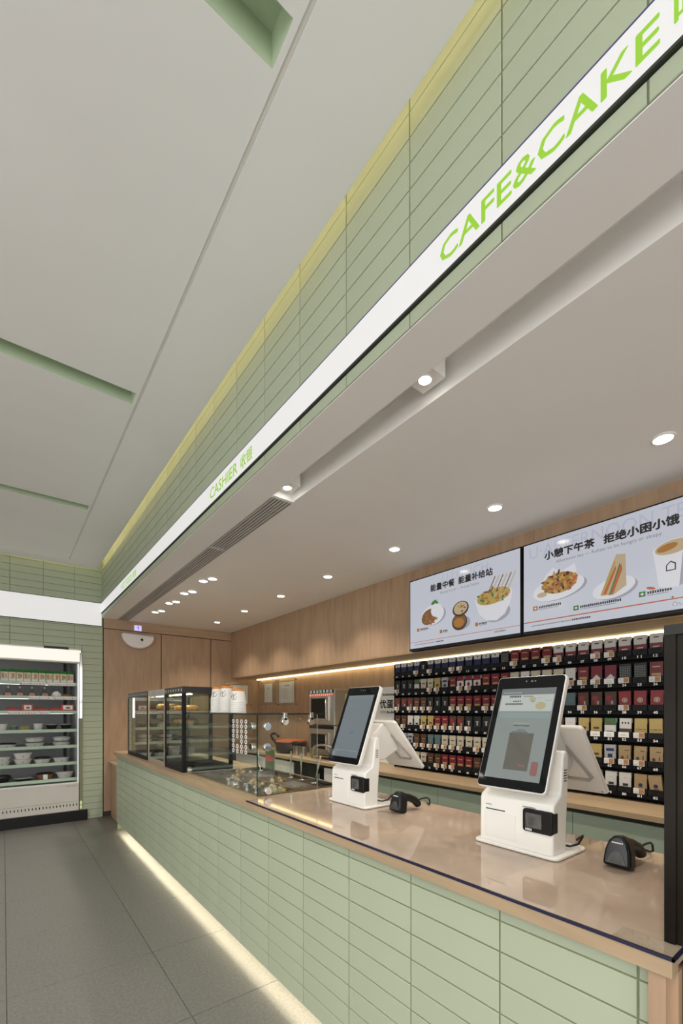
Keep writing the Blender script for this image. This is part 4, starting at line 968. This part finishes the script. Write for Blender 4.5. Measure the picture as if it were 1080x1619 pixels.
MB().box(hx0, hx1+.03, YF+.003, YF+.10, 2.087, 2.103).build('top_trim', CHW, ch)
MB().box(.38, .63, YF-.006, YF+.003, 2.075, 2.115).build('vent_plate', DARK, ch)
MB().box(hx1+.008, .772, YF-.018, YF+.10, 1.25, 2.06).build('side_post', CHROME, ch)
MB().box(hx1+.008, .772, YF-.018, YF+.10, .12, 1.25).build('side_post', mat('post_olive', (.22, .22, .14), .4), ch)
MB().box(hx1+.012, .770, YF-.021, YF-.017, .14, .18).box(hx1+.012, .770, YF-.021, YF-.017, .19, .235).build('post_label', emit('label_lit', (.55, .60, .30), .7), ch)
MB().box(hx0, hx1, YF-.018, YF+.10, .125, .455).build('lower_panel', CHW, ch, bevel=.004)
MB().box(hx0, hx1, YF-.020, YF-.017, .455, .475).build('price_rail', PAPER, ch)
mb = MB()
for k in range(34):
    x = .712-.034*k; mb.box(x-.006, x+.004, YF-.0195, YF-.0175, .185, .212)
mb.build('vent_slots', INK, ch)
MB().box(hx0, hx1, YF-.0192, YF-.017, .236, .241).build('panel_seam', GREYM, ch)
mb = MB()
for k in range(6): mb.box(.60+.02*k, .614+.02*k, YF-.0195, YF-.0175, .425, .437)
mb.build('maker_mark', GREYM, ch)
MB().box(hx0-.02, .825, YF-.045, YF+.10, 0, .125).build('kick_plate', BLACK, ch)
SHG = mat('shelf_green', (.42, .56, .44), .4, noise=.03)
shz = [1.655, 1.487, 1.311, 1.089, .892, .686, .489]
for k, z in enumerate(shz):
    dep = .0 if k > 3 else .0
    sh = MB().box(hx0+.02, hx1-.02, 6.30, 6.88, z+.012, z+.022).build('shelf', CHG, ch)
    MB().box(hx0+.02, hx1-.005, 6.285, 6.30, z-.002, z+.034).build('shelf_edge', SHG, sh)
    MB().box(hx0+.05, hx1-.05, 6.33, 6.345, z-.004, z+.011).build('shelf_lamp', emit('shelf_lamp', (1, .96, .88), 3.0), sh)
for x in (.64,): MB().box(x, x+.03, 6.90, 6.93, .48, 2.0).build('upright', DARK, ch)

def prod(name, me, loc, label, cat, group, rz=0):
    o = bpy.data.objects.new(name, me); C.objects.link(o); o.location = loc; o.rotation_euler = (0, 0, rz)
    return tag(o, label, cat, group)
pr = random.Random(21)
def shelf_top(k): return shz[k]+.0225
# top shelf: bagged sandwiches with green tops
BAGC = [mat('bag_cream', (.62, .56, .40), .4, noise=.2, scale=30), mat('bag_fill', (.45, .22, .08), .4, noise=.3, scale=40), mat('bag_white', (.75, .75, .73), .4), mat('bag_green', (.03, .25, .05), .4, noise=.2, scale=20)]
bagm = []
for v in range(3):
    b = MB().box(-.033, .033, 0, .10, 0, .035, 2).box(-.033, .033, .002, .098, .035, .115, 0)
    b.box(-.026+.01*v, -.004+.01*v, -.0012, .003, .045, .10, 1).box(.010, .022, -.0012, .003, .05+.01*v, .09, 1 if v != 1 else 3)
    b.add([(-.034, 0, .115), (.034, 0, .115), (.034, .1, .115), (-.034, .1, .115), (-.034, .04, .150), (.034, .04, .146+.004*v), (.034, .06, .146+.004*v), (-.034, .06, .150)], [(0, 1, 5, 4), (1, 2, 6, 5), (2, 3, 7, 6), (3, 0, 4, 7), (4, 5, 6, 7)], 3)
    bagm.append(b.mesh('sandwich_bag', BAGC))
for k in range(11): prod('sandwich_bag', bagm[k % 3], (.655-.0715*k, 6.31, shelf_top(0)), 'bagged sandwich with green folded top on the top chiller shelf', 'sandwich', 'bagged sandwiches on the top shelf')
# second shelf: rice triangles
NORI = mat('seaweed_dark', (.015, .025, .02), .4, noise=.3); RICE = mat('rice_pink', (.48, .22, .16), .5, noise=.3, scale=40)
tri = MB().prism(((0, 0, 0), (1, 0, 0), (0, 0, 1), (0, 1, 0)), [(-.055, 0), (.055, 0), (.012, .095), (-.012, .095)], 0, .045, 0).prism(((0, 0, 0), (1, 0, 0), (0, 0, 1), (0, 1, 0)), [(-.036, .006), (.036, .006), (.022, .045), (-.022, .045)], -.002, 0, 1).prism(((0, 0, 0), (1, 0, 0), (0, 0, 1), (0, 1, 0)), [(-.006, .095), (.006, .095), (.003, .12), (-.003, .12)], .015, .03, 2).mesh('rice_triangle', [NORI, RICE, BAGC[2]])
for x in (.045, .155, .27, .395): prod('rice_triangle', tri, (x, 6.31, shelf_top(1)), 'wrapped rice triangle with dark top on the second chiller shelf', 'rice triangle', 'rice triangles on the second shelf')
prod('rice_ball_bag', MB().lathe([(.03, 0), (.055, .015), (.05, .045), (.028, .06), (.012, .072)], (0, 0, 0), 12).mesh('rice_ball_bag', BAGC[2], smooth=True), (.515, 6.37, shelf_top(1)), 'crumpled white bag next to the rice triangles', 'food bag', None)
def box_mesh(w_, d_, h_, cols, kind='flat'):
    b = MB().box(-w_/2, w_/2, 0, d_, 0, h_, 0)
    if kind == 'label': b.box(-w_/2+.02, w_/2-.012, -.0015, 0, h_*.3, h_*.88, 1).poly(((0, -.002, 0), (1, 0, 0), (0, 0, 1), (0, -1, 0)), ell(.005, h_*.55, w_*.2, h_*.14, 12), .0002, 2)
    if kind == 'slope': b.add([(-w_/2, 0, h_), (w_/2, 0, h_), (w_/2*.6, d_*.4, h_*1.35), (-w_/2*.6, d_*.4, h_*1.35), (w_/2, d_, h_), (-w_/2, d_, h_)], [(0, 1, 2, 3), (1, 4, 2), (3, 2, 4, 5), (0, 3, 5)], 0)
    return b.mesh('box', cols)
BRNF = mat('food_brown', (.20, .09, .03), .5, noise=.3, scale=40)
prod('bread_roll_pack', box_mesh(.10, .08, .03, [BRNF], 'slope'), (.62, 6.34, shelf_top(1)), 'brown roll pack at the steel post end of the second shelf', 'bread pack', None)
REDB = mat('pack_bright_red', (.55, .045, .03), .4, noise=.1, scale=20)
# third shelf: red packs
prod('red_snack_box', box_mesh(.13, .07, .085, [REDB, PAPER, BRNF], 'label'), (.625, 6.31, shelf_top(2)), 'upright red food box with white picture label by the steel post', 'food box', None)
prod('red_snack_box', box_mesh(.10, .07, .085, [REDB, PAPER, BRNF], 'label'), (.225, 6.31, shelf_top(2)), 'upright red food box with white picture label between low red packs', 'food box', None)
rp = box_mesh(.125, .09, .036, [mat('pack_deep_red', (.36, .03, .025), .4, noise=.2, scale=20)], 'slope')
for x in (.08, .35, .50): prod('red_meat_pack', rp, (x, 6.31, shelf_top(2)), 'low sloped red food pack on the third chiller shelf', 'food pack', 'low red packs on the third shelf')
# price cards on the shelf edges are parts of the chiller
for k, x0, x1 in ((1, .235, .47), (1, .48, .72), (2, .04, .33), (2, .34, .44), (0, .15, .40), (0, .42, .70)):
    mb = MB().box(x0, x1, 6.2835, 6.285, shz[k]-.008, shz[k]+.028, 0)
    n = int((x1-x0)/.03)
    for q in range(n): mb.box(x0+.006+.03*q, x0+.024+.03*q, 6.2828, 6.2835, shz[k]+.004, shz[k]+.012, 1 if q % 3 else 2)
    mb.build('price_card', [PAPER, KGREY, REDB], ch)
# bowls
def bowl_mesh(r0, r1, h, m, lid=None, mark=True, lidh=.012):
    b = MB().lathe([(r0*.9, 0), (r0, .003), (r1, h), (r1+.004, h), (r1+.004, h+.004), (r1-.002, h+.004)], (0, 0, 0), 20, 0, 1.0, .85)
    ms = [m]
    if lid: ms.append(lid); b.lathe([(r1+.005, h+.003), (r1+.004, h+.003+lidh*.5), (r1*.8, h+.003+lidh)], (0, 0, 0), 20, 1, 1.0, .85)
    if mark: ms.append(GREYM); b.poly(((0, -(r0+r1)/2*.87-.002, h*.5), (1, 0, 0), (0, 0, 1), (0, -1, 0)), [(-.007, -.010), (.007, -.010), (.007, .006), (0, .013), (-.007, .006)], .002, len(ms)-1)
    return b.mesh('bowl', ms, smooth=True)
BW = mat('bowl_white', (.60, .59, .56), .45, noise=.03); BK = mat('bowl_black', (.012, .012, .012), .35, noise=.2); BR_ = mat('bowl_brown', (.22, .10, .045), .45, noise=.25, scale=20); CL = mat('lid_clear_grey', (.22, .23, .23), .15, noise=.2, scale=20)
def bowl(x, k, me, label, group=None, dz=0, y=6.42): return prod('food_bowl', me, (x, y, shelf_top(k)+dz), label, 'food bowl', group)
w4 = bowl_mesh(.042, .050, .075, BW, None, False); bk4 = bowl_mesh(.040, .062, .058, BK, CL, False)
bowl(.335, 3, w4, 'plain white round cup on the fourth chiller shelf'); bowl(-.01, 3, w4, 'plain white round cup at the open end of the fourth shelf')
for x in (.468, .618): bowl(x, 3, bk4, 'black bowl with clear lid on the fourth chiller shelf', 'black bowls on the fourth shelf', 0, 6.40)
bowl(.10, 3, bowl_mesh(.03, .04, .05, mat('tub_green', (.13, .20, .14), .4, noise=.3), CL, False), 'small green tub with clear lid on the fourth shelf')
prod('salad_box', box_mesh(.09, .08, .045, [mat('salad', (.24, .20, .04), .4, noise=.6, scale=60)], 'slope'), (.20, 6.36, shelf_top(3)), 'salad box with green and red filling on the fourth shelf', 'salad box', None)
tr5 = bowl_mesh(.080, .092, .036, BW, CL, True, .016)
for x in (.30, .575):
    for q in range(2): bowl(x, 4, tr5, ('upper' if q else 'lower')+' grey-white lidded tray of a pair on the fifth chiller shelf', 'stacked trays on the fifth shelf', q*.0595, 6.42)
bowl(.03, 4, bowl_mesh(.080, .090, .034, BW, BK, True, .018), 'white tray with black lid alone on the fifth shelf')
w6 = bowl_mesh(.070, .088, .062, BW, None, True)
for q in range(2): bowl(.185, 5, w6, ('upper' if q else 'lower')+' white bowl of the two stacked on the sixth chiller shelf', None, q*.0665)
bowl(.375, 5, bowl_mesh(.070, .085, .052, BW, BK, True, .025), 'white bowl with speckled dark lid on the sixth chiller shelf')
bowl(.57, 5, bowl_mesh(.070, .083, .052, BW, None, True), 'single open white bowl on the sixth shelf near the post')
for q in range(2): bowl(-.01, 5, bowl_mesh(.06, .075, .044, BW, None, True), ('upper' if q else 'lower')+' shallow white bowl at the open end of the sixth shelf', None, q*.0485)
bowl(.608, 6, bowl_mesh(.068, .092, .068, BW, None, True), 'white flared bowl on the lowest chiller shelf')
bw = bowl(.402, 6, bowl_mesh(.072, .090, .060, BR_, BK, False, .02), 'brown round bowl with white band label on the lowest shelf')
lb = MB().frame(((.402, 6.42-.072, shelf_top(6)), (1, 0, 0), (0, 0, 1), (0, -1, 0)), -.022, .022, .008, .066, .0, .010).mesh('band_label', PAPER, (.402, 6.42, shelf_top(6)))
lo = bpy.data.objects.new('band_label', lb); C.objects.link(lo); lo.parent = bw
bowl(.190, 6, bowl_mesh(.06, .095, .030, BK, CL, False, .014), 'flat black bowl on the lowest chiller shelf'); bowl(-.018, 6, bowl_mesh(.06, .09, .06, BK, BK, False, .02), 'deep black bowl at the open end of the lowest shelf')
